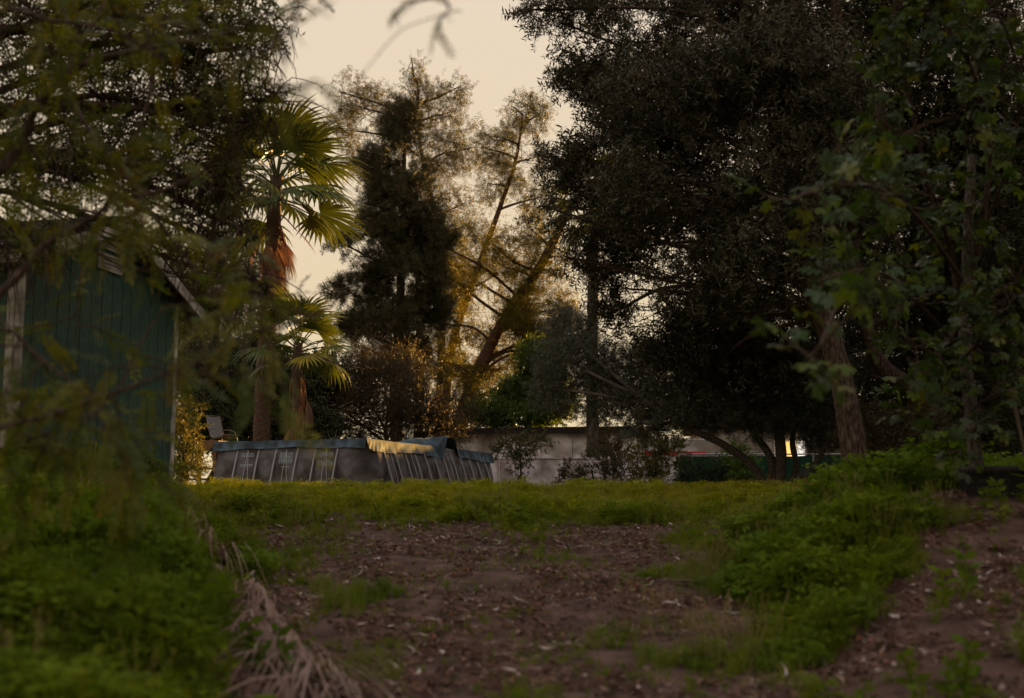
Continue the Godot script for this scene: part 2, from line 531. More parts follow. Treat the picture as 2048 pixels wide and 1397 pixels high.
# ---- built things ----
func build_ground() -> void:
	var xs := []
	var zs := []
	var x := -14.0
	while x < 14.0:
		xs.append(x); x += 0.16
	for k in 26:
		xs.append(14.0 + pow(k, 1.9)); xs.append(-14.2 - pow(k, 1.9))
	xs.sort()
	var d := 0.0
	while d < 24.0:
		zs.append(-d); d += 0.12
	for k in 40:
		zs.append(-24.0 - 0.4 * k - pow(k, 1.75))
	for k in 14:
		zs.append(0.4 + pow(k, 1.7))
	zs.sort()
	var p := PackedVector3Array()
	for zz in zs:
		for xx in xs:
			p.append(Vector3(xx, land(xx, zz), zz))
	var s := Shape.new()
	s.grid(zs.size(), xs.size(), p)
	var o := part("ground", s.done(), M.dirt, self)
	tag(o, "brown earth drive rising between two weedy banks", "ground", "", "structure")

func build_cover_plants() -> void:
	# weeds, grass and fallen leaves: nobody could count them
	var kinds := [weed_clump(34, 0.17), weed_clump(30, 0.13), weed_clump(38, 0.22)]
	var tufts := [grass_tuft(22, 0.24), grass_tuft(18, 0.16)]
	var wx := [[], [], []]; var wc := [PackedColorArray(), PackedColorArray(), PackedColorArray()]
	var gx := [[], []]; var gc := [PackedColorArray(), PackedColorArray()]
	var fx := []; var fc := PackedColorArray()
	var bx := []; var bc := PackedColorArray()
	var d := 2.8
	while d < 41.0:
		var near := clampf(1.0 - (d - 6.0) / 26.0, 0.0, 1.0)
		var step := lerpf(0.12, 0.068, near) * (1.0 if d < 24 else 1.5)
		var x := -0.43 * d - 1.2
		var lim := 0.43 * d + 1.0
		while x < lim:
			x += step
			var px := x + rnd(-step, step) * 0.6
			var pz := -d + rnd(-step, step) * 0.6
			var b := bare(px, pz)
			var at := Vector3(px, land(px, pz) - 0.01, pz)
			var big := (0.55 + 0.9 * smoothstep(-0.35, 0.5, soft.get_noise_2d(px * 75.0, pz * 75.0))) * lerpf(1.0, 0.65, smoothstep(14.0, 18.0, d)) * (1.0 + 0.45 * smoothstep(1.4, 0.3, Vector2((px - 3.3) / 1.2, (d - 12.0) / 2.5).length()))
			var keep := (1.0 - b) * 0.86 + 0.03 + (0.62 if px < toe_right(d) + 0.25 else 0.12) * b * smoothstep(-0.18, 0.35, soft.get_noise_2d(px * 95.0 + 500.0, pz * 95.0))
			if rng.randf() < keep:
				var up := Vector3(rnd(-0.25, 0.25), 1, rnd(-0.25, 0.25))
				var tone := clampf(0.5 + 0.9 * soft.get_noise_2d(px * 30.0, pz * 30.0 + 50.0) + rnd(-0.25, 0.25), 0, 1)
				var thin := lerpf(1.0, 0.45, b)
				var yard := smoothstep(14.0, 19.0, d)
				var col := Color(0.11, 0.18, 0.018).lerp(Color(0.19, 0.24, 0.02), tone).lerp(Color(0.40, 0.37, 0.035).lerp(Color(0.31, 0.33, 0.03), tone), yard)  # yard weeds coloured brighter, in place of the open light there
				var on_drive := px > toe_left(d) + 0.05 and px < toe_right(d) + 0.2 and d < 14.5
				if on_drive: thin *= 0.6
				elif rng.randf() < 0.11 * smoothstep(-0.2, 0.4, soft.get_noise_2d(px * 60.0 + 250.0, pz * 60.0)) * 2.0:
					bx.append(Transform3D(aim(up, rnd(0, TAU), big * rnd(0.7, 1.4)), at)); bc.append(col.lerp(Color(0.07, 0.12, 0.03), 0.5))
					continue
				if rng.randf() < 0.76 - 0.2 * b - (0.45 if on_drive else 0.0):
					var v := rng.randi() % 3
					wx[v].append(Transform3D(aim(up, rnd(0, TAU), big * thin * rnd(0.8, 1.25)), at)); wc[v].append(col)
				else:
					var v := rng.randi() % 2
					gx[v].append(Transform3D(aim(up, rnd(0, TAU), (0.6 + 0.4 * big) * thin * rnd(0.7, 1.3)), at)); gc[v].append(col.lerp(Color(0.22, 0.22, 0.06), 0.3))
				if d > 15.0 and rng.randf() < 0.03 * (1 if d < 26 else 0) or rng.randf() < 0.0025:
					fx.append(Transform3D(aim(up, rnd(0, TAU), rnd(0.8, 1.4)), at + Vector3(0, 0.17 * big + 0.03, 0))); fc.append(Color(0.55, 0.42, 0.02))
		d += step
	tag(many("broad_weeds", spray(11, 0.17, 0.075, 0.036, 1.0, 0.15), M.weed, self, bx, bc), "broad-leaved weeds scattered through the clover on both banks", "weeds", "", "stuff")
	for v in 3:
		tag(many("weeds", kinds[v], M.weed, self, wx[v], wc[v]), ["low clover-leaved weeds covering the banks and the yard", "short sprawling clover weeds between the taller ones", "taller clover weeds in loose mounds on the banks"][v], "weeds", "", "stuff")
	for v in 2:
		tag(many("grass", tufts[v], M.weed, self, gx[v], gc[v]), ["long grass blades standing among the weeds", "short grass blades thinly spread over the drive"][v], "grass", "", "stuff")
	var f := Shape.new()
	for k in 5:
		var az := TAU * k / 5.0
		f.leaf(Vector3.ZERO, Vector3(cos(az), 0.5, sin(az)) * 0.018, Vector3(-sin(az), 0, cos(az)) * 0.007, Color.WHITE, 0.7)
	tag(many("weed_flowers", f.done(), M.weed, self, fx, fc), "tiny yellow flowers on the weeds", "flowers", "", "stuff")
	# dry seed stems standing over the weeds, and clods of earth on the drive
	var ds := Shape.new()
	for k in 5:
		var az := k * 1.7
		var tip := Vector3(cos(az) * rnd(0.04, 0.16), rnd(0.22, 0.42), sin(az) * rnd(0.04, 0.16))
		ds.tube([Vector3.ZERO, tip * 0.6 + Vector3(0, 0.03, 0), tip], [0.0022, 0.0018, 0.001], 3, Color.WHITE, false)
		for q in 5:
			ds.leaf(tip * (0.78 + 0.05 * q), Vector3(rnd(-0.4, 0.4), 1, rnd(-0.4, 0.4)).normalized() * 0.026, ball() * 0.004, Color(1.2, 1.1, 0.9))
	var dx := []; var dc := PackedColorArray()
	for _k in 5200:
		var dd := rnd(3.5, 30.0)
		var qx := rnd(-0.43 * dd, 0.43 * dd)
		if dd < 7.0 and rng.randf() < 0.8: continue
		if rng.randf() < bare(qx, -dd) or soft.get_noise_2d(qx * 50.0, dd * 50.0 + 700.0) < 0.0: continue
		dx.append(Transform3D(aim(Vector3(rnd(-0.3, 0.3), 1, rnd(-0.3, 0.3)), rnd(0, TAU), rnd(0.5, 1.0) * lerpf(1.0, 0.75, smoothstep(14.0, 18.0, dd))), Vector3(qx, land(qx, -dd), -dd)))
		dc.append(Color(0.26, 0.20, 0.10).lerp(Color(0.14, 0.13, 0.04), rng.randf()))
	tag(many("dry_stems", ds.done(), M.litter, self, dx, dc), "thin dry seed stems standing above the green weeds", "grass", "", "stuff")
	for v in 2:
		var cl := Shape.new()
		var cg := PackedVector3Array()
		for r in 5:
			for q in 7:
				var ph := PI * r / 4.0
				cg.append(Vector3(sin(ph) * cos(TAU * q / 7.0), cos(ph) * 0.7, sin(ph) * sin(TAU * q / 7.0)) * (1.0 + rnd(-0.28, 0.28) * sin(ph)))
		cl.grid(5, 7, cg, true, true)
		var kx := []; var kc := PackedColorArray()
		for _k in 7500:
			var dd := 3.0 + 13.0 * pow(rng.randf(), 0.8)
			var qx := rnd(-0.42 * dd, 0.43 * dd)
			if rng.randf() > bare(qx, -dd) or soft.get_noise_2d(qx * 110.0 + 900.0, dd * 110.0) < -0.1: continue
			var sz := 0.006 + 0.024 * pow(rng.randf(), 3.0)
			kx.append(Transform3D(Basis.from_euler(Vector3(rnd(0, TAU), rnd(0, TAU), 0)) * Basis.from_scale(Vector3.ONE * sz), Vector3(qx, land(qx, -dd) + sz * 0.2, -dd)))
			var g := rnd(0.6, 1.25)
			kc.append(Color(0.115 * g, 0.077 * g, 0.06 * g))
		tag(many("earth_clods", cl.done(), M.litter, self, kx, kc), ["loose crumbs of brown earth over the drive", "small stones and clods pressed into the drive"][v], "earth", "", "stuff")
	# fallen leaves: curled sickles and flakes
	var lm := []
	for k in 4:
		var s := Shape.new()
		var ln: float = [0.12, 0.09, 0.06, 0.14][k]
		var hw: float = [0.010, 0.014, 0.016, 0.006][k]
		var prev := Vector3(0, 0.004, -ln / 2); var pw := 0.001
		for q in range(1, 5):
			var t := q / 4.0
			var c := Vector3(0.25 * ln * (4.0 * (t - 0.5) * (t - 0.5) - 1.0), 0.004 + [0.02, 0.012, 0.02, 0.03][k] * pow(absf(t - 0.45) * 2.0, 1.5), -ln / 2 + ln * t)
			var w := hw * sin(PI * clampf(t, 0.02, 0.97))
			s.quad(prev + Vector3(-pw, 0.3 * pw, 0), c + Vector3(-w, 0.5 * w, 0), c, prev, Color.WHITE)
			s.quad(prev, c, c + Vector3(w, 0.5 * w, 0), prev + Vector3(pw, 0.3 * pw, 0), Color(0.9, 0.88, 0.88))
			prev = c; pw = w
		lm.append(s.done())
	var lx := [[], [], [], []]; var lc := [PackedColorArray(), PackedColorArray(), PackedColorArray(), PackedColorArray()]
	var tones := [Color(0.12, 0.065, 0.045), Color(0.19, 0.115, 0.085), Color(0.07, 0.042, 0.032), Color(0.30, 0.22, 0.18), Color(0.55, 0.48, 0.44), Color(0.22, 0.10, 0.055)]
	for _k in 150000:
		var dd := 2.8 + 15.5 * pow(rng.randf(), 0.75)
		var px := rnd(-0.43 * dd - 0.5, 0.43 * dd + 0.5)
		var b := bare(px, -dd)
		if rng.randf() > 0.06 + 0.94 * b: continue
		if soft.get_noise_2d(px * 130.0 + 40, dd * 130.0) < -0.22 + 0.5 * rng.randf() * smoothstep(-0.3, 0.3, soft.get_noise_2d(px * 40.0 + 800.0, dd * 40.0)): continue
		var q := rng.randf()
		var col: Color = tones[0 if q < 0.30 else 1 if q < 0.55 else 2 if q < 0.70 else 3 if q < 0.88 else 5 if q < 0.965 else 4]
		var v := rng.randi() % 4
		var up := Vector3(rnd(-0.35, 0.35), 1, rnd(-0.35, 0.35)).normalized()
		lx[v].append(Transform3D(aim(up, rnd(0, TAU), (0.32 + 0.78 * pow(rng.randf(), 2.0)) * (1.05 if q > 0.965 else 0.92)), Vector3(px, land(px, -dd) + rnd(0.002, 0.02), -dd))); lc[v].append(col)
	for v in 4:
		tag(many("fallen_leaves", lm[v], M.litter, self, lx[v], lc[v]), ["brown sickle-shaped leaves littering the bare drive", "broken dry leaves littering the bare drive", "small curled leaf flakes on the bare earth", "long thin dry leaf curls on the bare earth"][v], "leaves", "", "stuff")

func build_shed() -> void:
	# gable wall from (-5.0, -13.0) to (-4.28, -16.4); x along it, z out of it, y up from its foot
	var t := thing("garden_shed", "dark green plank shed with white corner trim and gable vent", "shed", Vector3(-5.0, 1.95, -13.0), atan2(3.4, 0.72))
	var W := 3.475
	var eave := 2.33
	var peak := 2.98
	var roof_y := func(x: float) -> float: return eave + (peak - eave) * (1.0 - absf(x - W / 2) / (W / 2))
	var back := Shape.new()
	back.prism([Vector3(0.02, -0.3, -0.03), Vector3(W - 0.02, -0.3, -0.03), Vector3(W - 0.02, eave - 0.02, -0.03), Vector3(W / 2, peak - 0.02, -0.03), Vector3(0.02, eave - 0.02, -0.03)], Vector3(0, 0, -3.6))
	part("wall", back.done(), M.green_paint, t)
	var n := 15
	for k in n:
		var x0 := 0.04 + (W - 0.08) * k / n + 0.006
		var x1 := 0.04 + (W - 0.08) * (k + 1) / n - 0.006
		var s := Shape.new()
		var z := rnd(-0.003, 0.003)
		var y0 := -0.25
		var face := [Vector3(x0, y0, z), Vector3(x1, y0, z), Vector3(x1, roof_y.call(x1), z)]
		if x0 < W / 2 and x1 > W / 2: face.append(Vector3(W / 2, peak, z))
		face.append(Vector3(x0, roof_y.call(x0), z))
		s.prism(face, Vector3(0, 0, -0.03 - z))
		# a narrow groove down the middle of the plank
		part("plank", s.done(), M.green_paint, t)
	for x in [-0.015, W - 0.075]:
		var s := Shape.new()
		s.box(Vector3(x, -0.25, -0.028), Vector3(x + 0.09, eave - 0.01, 0.022))
		part("corner_trim", s.done(), M.white_paint, t)
		var e := Shape.new()
		var sx := -0.02 if x < 1 else W - 0.004
		e.box(Vector3(sx, -0.25, -0.12), Vector3(sx + 0.024, eave - 0.02, -0.031))
		part("corner_trim", e.done(), M.white_paint, t)
	# roof slopes and rake boards
	var slope := Vector3(W / 2, -(peak - eave), 0)
	for sd in [-1.0, 1.0]:
		var a := Vector3(W / 2, peak + 0.05, 0.22)
		var dirn := Vector3(slope.x * sd, slope.y, 0) * 1.16
		var s := Shape.new()
		var f := [a, a + dirn, a + dirn + Vector3(0, 0.035, 0), a + Vector3(0, 0.035, 0)]
		if sd < 0: f.reverse()
		s.prism(f, Vector3(0, 0, -4.1))
		var rf := part("roof", s.done(), M.shingle, t)
		for q in 9:
			# courses of shingles seen at the rake
			var c0 := a + dirn * (q / 9.0) + Vector3(0, 0.036, 0.012)
			var c1 := a + dirn * ((q + 1.12) / 9.0) + Vector3(0, 0.037, 0.012)
			var h := Shape.new()
			var g := [c0, c1 + Vector3(0, 0.010, 0), c1 + Vector3(0, 0.020, 0), c0 + Vector3(0, 0.008, 0)]
			if sd < 0: g.reverse()
			h.prism(g, Vector3(0, 0, -4.12))
			part("shingle", h.done(), M.shingle, rf)
		var b := Shape.new()
		var r0 := a + Vector3(0, -0.145, 0.026)
		var fb := [r0, r0 + dirn, r0 + dirn + Vector3(0, 0.142, 0), r0 + Vector3(0, 0.142, 0)]
		if sd < 0: fb.reverse()
		b.prism(fb, Vector3(0, 0, -0.024))
		part("rake_board", b.done(), M.white_paint, t)
		var e := Shape.new()
		var lo := a + dirn
		e.box(Vector3(lo.x - 0.012 + 0.012 * sd, lo.y - 0.14, -3.85), Vector3(lo.x + 0.012 + 0.012 * sd, lo.y - 0.004, 0.19))
		part("eave_board", e.done(), M.white_paint, t)
		for q in 6:
			var rs := Shape.new()
			var zz := -0.5 - q * 0.6
			var g2 := [a + dirn * 0.86 + Vector3(0, -0.10, zz), a + dirn * 0.99 + Vector3(0, -0.10, zz), a + dirn * 0.99 + Vector3(0, -0.004, zz), a + dirn * 0.86 + Vector3(0, -0.004, zz)]
			if sd < 0: g2.reverse()
			rs.prism(g2, Vector3(0, 0, -0.05))
			part("rafter_tail", rs.done(), M.white_paint, t)
	# the louvred vent
	var v := Node3D.new()
	v.name = "gable_vent"; t.add_child(v)
	v.position = Vector3(W / 2, 2.42, 0.0)
	for fr in [[-0.27, 0.0, -0.23, 0.36], [0.23, 0.0, 0.27, 0.36], [-0.229, 0.0, 0.229, 0.04], [-0.229, 0.32, 0.229, 0.36]]:
		var s := Shape.new()
		s.box(Vector3(fr[0], fr[1], 0.002), Vector3(fr[2], fr[3], 0.03))
		part("frame", s.done(), M.white_paint, v)
	for k in 7:
		if k == 4: continue
		var s := Shape.new()
		var y := 0.045 + k * 0.040
		s.prism([Vector3(-0.228, y, 0.022), Vector3(-0.228, y + 0.034, 0.006), Vector3(-0.228, y + 0.038, 0.008), Vector3(-0.228, y + 0.006, 0.025)], Vector3(0.456, 0, 0))
		part("slat", s.done(), M.white_paint, v)

var POOL_L := 7.2
var POOL_S := 3.7
var POOL_H := 1.31
func rim(s: float) -> Array:
	# point, outward direction and stretch of side at length s round the pool's rounded rectangle; starts on the long side, which runs along x at z = 0
	var r := 0.38
	var a := POOL_L - 2 * r
	var b := POOL_S - 2 * r
	var q := PI * r / 2
	var all := 2 * (a + b) + 4 * q
	s = fposmod(s, all)
	for k in 4:
		var ln := a if k % 2 == 0 else b
		var rot := Basis(Vector3.UP, k * PI / 2)
		var org: Vector3 = [Vector3(r, 0, 0), Vector3(POOL_L, 0, -r), Vector3(POOL_L - r, 0, -POOL_S), Vector3(0, 0, -POOL_S + r)][k]
		if s < ln:
			return [org + rot * Vector3(s, 0, 0), rot * Vector3(0, 0, 1), k, s / ln]
		s -= ln
		if s < q:
			var th := s / r
			return [org + rot * Vector3(ln + r * sin(th), 0, -r + r * cos(th)), rot * Vector3(sin(th), 0, cos(th)), k, 1.0]
		s -= q
	return [Vector3(r, 0, 0), Vector3(0, 0, 1), 0, 0.0]
func rim_length() -> float: return 2 * (POOL_L + POOL_S - 4 * 0.38) + TAU * 0.38

func liner_point(s: float, y: float, proud := 0.0) -> Vector3:
	var e := rim(s)
	var t := y / POOL_H
	var belly := 0.20 * pow(maxf(sin(PI * clampf(0.10 + t * 0.86, 0, 1)), 0.0), 0.9) * (1.0 - 0.45 * t) + 0.02
	var legs: float = 6.0 if int(e[2]) % 2 == 0 else 3.0
	var ph: float = float(e[3]) * legs
	var pinch := 0.045 * pow(absf(cos(PI * ph * 2.0 / 2.0)), 0.7) * sin(PI * clampf(t, 0, 1)) if e[3] < 1.0 and e[3] > 0.0 else 0.05 * sin(PI * clampf(t, 0, 1))
	var wr := 0.012 * soft.get_noise_2d(s * 260.0, y * 60.0) + 0.010 * soft.get_noise_2d(s * 90.0 + 70.0, y * 330.0)
	return e[0] + e[1] * (belly + pinch + proud + wr * sin(PI * clampf(t, 0, 1))) + Vector3(0, y, 0)

func build_pool() -> void:
	# near corner at (-3.16, -28.0); x runs away along the long side, z points out of it to the sunny side
	var base := Vector3(-3.16, 1.92, -28.0)
	var turn := atan2(0.935, 0.354)
	var t := thing("frame_pool", "grey frame swimming pool with angled steel legs under a tarpaulin", "swimming pool", base, turn)
	var all := rim_length()
	var cols := 620
	var p := PackedVector3Array()
	var ys := []
	for k in 26: ys.append(1.27 * k / 25.0)
	for y in ys:
		for k in cols:
			p.append(liner_point(all * k / cols, y))
	for k in cols:
		var e := rim(all * k / cols)
		p.append(e[0] + e[1] * -0.06 + Vector3(0, 1.28, 0))
	for k in cols:
		var e := rim(all * k / cols)
		p.append(e[0] + e[1] * -0.08 + Vector3(0, 0.95, 0))
	var s := Shape.new()
	s.grid(ys.size() + 2, cols, p, true, true)
	part("liner", s.done(), M.liner, t)
	var pipe := []
	for k in 121:
		var e := rim(all * k / 120.0)
		pipe.append(e[0] + e[1] * 0.03 + Vector3(0, 1.265, 0))
	s = Shape.new()
	s.tube(pipe, taper(121, 0.036, 0.036, 0), 8)
	part("top_rail", s.done(), M.steel, t)
	var spots := []
	var r := 0.38
	for k in 6:
		spots.append([r + (POOL_L - 2 * r) * (k + 0.5) / 6.0 , 0])
	for k in 3:
		spots.append([r + (POOL_S - 2 * r) * (k + 0.5) / 3.0, 1])
	for q in spots:
		for h in [-0.27, 0.27]:
			for far in [0, 1]:
				if q[1] == 0 and far == 1: continue   # the far long side stands behind the liner, out of the yard's view
				var off: float = q[0] + h
				var a: Vector3; var o: Vector3
				if q[1] == 0:
					a = Vector3(off, 0, 0); o = Vector3(0, 0, 1)
				else:
					a = Vector3(0 if far == 0 else POOL_L, 0, -off); o = Vector3(-1 if far == 0 else 1, 0, 0)
				var leg := Shape.new()
				var lp := [a + o * 0.05 + Vector3(0, 1.235, 0), a + o * 0.20 + Vector3(0, 0.86, 0), a + o * 0.335 + Vector3(0, 0.45, 0), a + o * 0.47 + Vector3(0, 0.03, 0), a + o * 0.48 + Vector3(0, -0.04, 0)]
				leg.tube(lp, [0.024, 0.024, 0.024, 0.024, 0.045], 8)
				part("leg", leg.done(), M.steel, t)
	# pale print on the liner between the legs of each support on the short side: lines of small print, a boxed notice, round safety marks
	var start := all - 0.38 * PI / 2 - r  # just before the near corner, on the short side
	for k in 3:
		var mid := all - 0.38 * PI / 2 - (POOL_S - 2 * r) * (k + 0.5) / 3.0
		var pr := Shape.new()
		var mark := func(x0: float, x1: float, y0: float, y1: float) -> void:
			var m := maxi(1, int((x1 - x0) / 0.06))
			for j in m:
				var u0 := mid + lerpf(x0, x1, j / float(m))
				var u1 := mid + lerpf(x0, x1, (j + 1) / float(m))
				pr.quad(liner_point(u0, y0, 0.006), liner_point(u0, y1, 0.006), liner_point(u1, y1, 0.006), liner_point(u1, y0, 0.006))
		if k == 0:
			for c in [[-0.11, 0.98], [0.0, 1.0], [0.12, 0.98], [-0.13, 0.80], [-0.03, 0.78], [0.06, 0.80], [0.14, 0.77]]:
				for j in 12:
					var a0 := TAU * j / 12.0
					var a1 := TAU * (j + 1) / 12.0
					var ro := 0.052; var ri := 0.036
					var f := func(rr: float, aa: float) -> Vector3: return liner_point(mid + c[0] + rr * cos(aa), c[1] + rr * sin(aa), 0.006)
					pr.quad(f.call(ri, a0), f.call(ri, a1), f.call(ro, a1), f.call(ro, a0))
				mark.call(c[0] - 0.022, c[0] + 0.022, c[1] - 0.008, c[1] + 0.010)
		elif k == 1:
			mark.call(-0.17, 0.17, 1.035, 1.045); mark.call(-0.17, 0.17, 0.80, 0.81)
			for q in 7:
				var x := -0.165
				while x < 0.14:
					var wd := rnd(0.02, 0.07)
					mark.call(x, minf(x + wd, 0.165), 0.825 + q * 0.029, 0.842 + q * 0.029); x += wd + 0.008
			mark.call(-0.10, 0.12, 0.715, 0.728)
		else:
			for q in [1.02, 0.985, 0.955, 0.775, 0.745]:
				var x := -0.16
				while x < 0.13:
					var wd := rnd(0.02, 0.06)
					mark.call(x, minf(x + wd, 0.16), q, q + 0.017); x += wd + 0.010
		part("printed_notice", pr.done(), M.print, t).set_meta("kind", "stuff")
	# the tarpaulin: a sheet over the rim, all of one faded teal
	var c := thing("pool_cover", "faded teal tarpaulin with a raised fold draped over the frame pool", "tarpaulin", base + Vector3(0, 0.0, 0), turn)
	var hump := func(x: float, z: float) -> float: return 0.29 * smoothstep(1.5, 3.7, x) * (1.0 - smoothstep(4.3, 4.8, x)) * clampf(1.1 + z / 2.4, 0, 1) * maxf(smoothstep(0.0, -0.45, z), smoothstep(3.7, 4.1, x))
	var top := func(x: float, z: float) -> float:
		var inside := minf(minf(x, POOL_L - x), minf(-z, POOL_S + z))
		return POOL_H + hump.call(x, z) - 0.16 * smoothstep(0.0, 1.3, inside) + 0.012 * soft.get_noise_2d(x * 110, z * 60)
	var hem := func(x: float) -> float:
		var open := smoothstep(3.75, 4.15, x) * (1.0 - smoothstep(4.55, 4.95, x))
		return lerpf(0.25 + 0.03 * sin(x * 2.1) + 0.02 * soft.get_noise_1d(x * 300), 0.03, open)
	var nx := 110; var nz := 60
	var g := PackedVector3Array()
	for jz in nz + 1:
		for jx in nx + 1:
			var x := lerpf(0.0, POOL_L, jx / float(nx)); var z := -lerpf(0.0, POOL_S, jz / float(nz))
			# rounded corners follow the rim
			g.append(Vector3(x, top.call(x, z), z + 0.06 * (1 - jz / 30.0) if jz < 30 else z - 0.06 * (jz / 30.0 - 1)) + Vector3(0.06 * (jx / 55.0 - 1), 0, 0))
	s = Shape.new()
	s.grid(nz + 1, nx + 1, g)
	part("sheet", s.done(), M.cover, c)
	for side in 4:
		var fl := PackedVector3Array()
		var m := 150
		var rows := 7
		for rr in rows:
			var f := rr / (rows - 1.0)
			for k in m + 1:
				var q := k / float(m)
				var pt: Vector3; var o: Vector3; var along: float
				if side == 0: pt = Vector3(POOL_L * q, 0, 0); o = Vector3(0, 0, 1); along = pt.x
				elif side == 1: pt = Vector3(POOL_L, 0, -POOL_S * q); o = Vector3(1, 0, 0); along = -pt.z + 20
				elif side == 2: pt = Vector3(POOL_L * (1 - q), 0, -POOL_S); o = Vector3(0, 0, -1); along = pt.x + 40
				else: pt = Vector3(0, 0, -POOL_S * (1 - q)); o = Vector3(-1, 0, 0); along = -pt.z + 60
				var drop: float = hem.call(pt.x) if side == 0 else 0.17 + 0.02 * sin(along * 1.7) + 0.03 * absf(sin(along * 2.6))
				var fold := (0.016 * soft.get_noise_1d(along * 420.0) + 0.012 * sin(along * 9.0 + 5.0 * f)) * f
				# gathers near the corners
				fold += 0.02 * sin(along * 38.0 + f * 9.0) * f * (exp(-q * m / 9.0) + exp(-(1 - q) * m / 9.0))
				var corner := Vector3(0.06 * (pt.x / (POOL_L / 2) - 1), 0, 0.06 * (1 + pt.z / (POOL_S / 2)))
				fl.append(pt + corner + o * (0.035 * sqrt(f) + 0.06 * f * f + fold) + Vector3(0, top.call(pt.x, pt.z) - drop * f, 0))
		s = Shape.new()
		s.grid(rows, m + 1, fl)
		part("side_flap", s.done(), M.cover, c)
	# cords tied round the supports
	for q in spots:
		for h in ([0.0, -0.2] if q[1] == 1 else [0.0]):
			if q[1] == 0 and int(q[0] * 10) % 2 == 0: continue
			var off: float = q[0]
			var a := Vector3(off, 0, 0) if q[1] == 0 else Vector3(0, 0, -off)
			var o := Vector3(0, 0, 1) if q[1] == 0 else Vector3(-1, 0, 0)
			var along := Vector3(1, 0, 0) if q[1] == 0 else Vector3(0, 0, -1)
			var rp := Shape.new()
			rp.tube([a + o * 0.13 + Vector3(0, 1.10, 0), a + o * 0.31 + along * h * 0.5 + Vector3(0, 0.6, 0), a + o * 0.42 + along * h + Vector3(0, 0.0, 0)], [0.005, 0.005, 0.005], 4)
			part("cord", rp.done(), M.rope, c)

func build_deck() -> void:
	# a raised platform at the pool's far end, in line with the pool
	var turn := atan2(0.935, 0.354)
	var t := thing("wooden_deck", "raised brown wooden deck beside the pool with open space underneath", "deck", Vector3(-6.75, 1.92, -29.75), turn)
	for k in 17:
		var s := Shape.new()
		s.box(Vector3(0.15 * k, 1.33, -2.6), Vector3(0.15 * k + 0.142, 1.37, 0.0))
		part("plank", s.done(), M.wood, t)
	for f in [[-0.03, -2.6, -0.002, 0.0], [0.0, 0.002, 2.55, 0.03]]:
		var s := Shape.new()
		s.box(Vector3(f[0], 1.16, f[1]), Vector3(f[2], 1.375, f[3]))
		part("rim_board", s.done(), M.wood, t)
	for px in [0.02, 1.2, 2.4]:
		for pz in [-0.12, -1.35, -2.55]:
			var s := Shape.new()
			s.box(Vector3(px, -0.2, pz), Vector3(px + 0.09, 1.328, pz + 0.09))
			part("post", s.done(), M.wood, t)
	var step := thing("deck_steps", "pale wooden step box under the edge of the raised deck", "steps", Vector3(-7.25, 1.92, -29.55), turn + 0.1)
	for k in 3:
		var s := Shape.new()
		s.box(Vector3(-0.35 + 0.27 * k, 0.25 * (k + 1) - 0.04, -0.4), Vector3(-0.06 + 0.27 * k, 0.25 * (k + 1), 0.4))
		part("tread", s.done(), M.old_wood, step)
	for z in [-0.42, 0.382]:
		var s := Shape.new()
		s.prism([Vector3(-0.36, 0, z), Vector3(0.5, 0, z), Vector3(0.5, 0.72, z), Vector3(0.21, 0.70, z), Vector3(-0.36, 0.2, z)], Vector3(0, 0, 0.018))
		var fo := part("side_panel", s.done(), M.old_wood, step)

func build_chair() -> void:
	# a sling patio chair in profile, facing along +x
	var t := thing("patio_chair", "low grey sling patio chair standing empty on the raised deck", "chair", Vector3(-6.85, 3.295, -30.85), -0.55)
	t.scale = Vector3.ONE * 0.88
	var sl := Shape.new()
	var prof := [Vector2(0.30, 0.20), Vector2(0.12, 0.165), Vector2(-0.1, 0.135), Vector2(-0.2, 0.16), Vector2(-0.27, 0.31), Vector2(-0.34, 0.51), Vector2(-0.41, 0.74)]
	var path := curve(prof.map(func(q): return Vector3(q.x, q.y, 0)), 4)
	var g := PackedVector3Array()
	for q in path:
		for k in 7:
			var z := lerpf(-0.24, 0.24, k / 6.0)
			g.append(q + Vector3(0.02 * (1 - 16 * z * z), -0.03 * (1 - 16 * z * z), z))
	sl.grid(path.size(), 7, g)
	var seat := Shape.new()
	part("sling", sl.done(), M.sling, t)
	for z in [-0.26, 0.26]:
		var f := Shape.new()
		var fr := path.map(func(q): return q + Vector3(0, 0, z))
		f.tube(fr, taper(fr.size(), 0.014, 0.014, 0), 6)
		part("side_rail", f.done(), M.chair_frame, t)
		var l := Shape.new()
		var lp := curve([Vector3(0.24, 0.0, z * 1.1), Vector3(0.20, 0.16, z * 1.1), Vector3(0.10, 0.31, z * 1.1), Vector3(-0.1, 0.36, z * 1.1), Vector3(-0.29, 0.35, z * 1.04)], 4)
		l.tube(lp, taper(lp.size(), 0.014, 0.014, 0), 6)
		part("arm", l.done(), M.chair_frame, t)
		var b := Shape.new()
		var bp := curve([Vector3(0.24, 0.17, z * 1.06), Vector3(-0.15, 0.08, z * 1.08), Vector3(-0.38, 0.0, z * 1.1)], 4)
		b.tube(bp, taper(bp.size(), 0.013, 0.013, 0), 6)
		part("leg", b.done(), M.chair_frame, t)
	for q in [Vector3(0.30, 0.20, 0), Vector3(-0.41, 0.74, 0)]:
		var f := Shape.new()
		f.tube([q + Vector3(0, 0, -0.26), q + Vector3(0, 0, 0.26)], [0.013, 0.013], 6)
		part("cross_rail", f.done(), M.chair_frame, t)

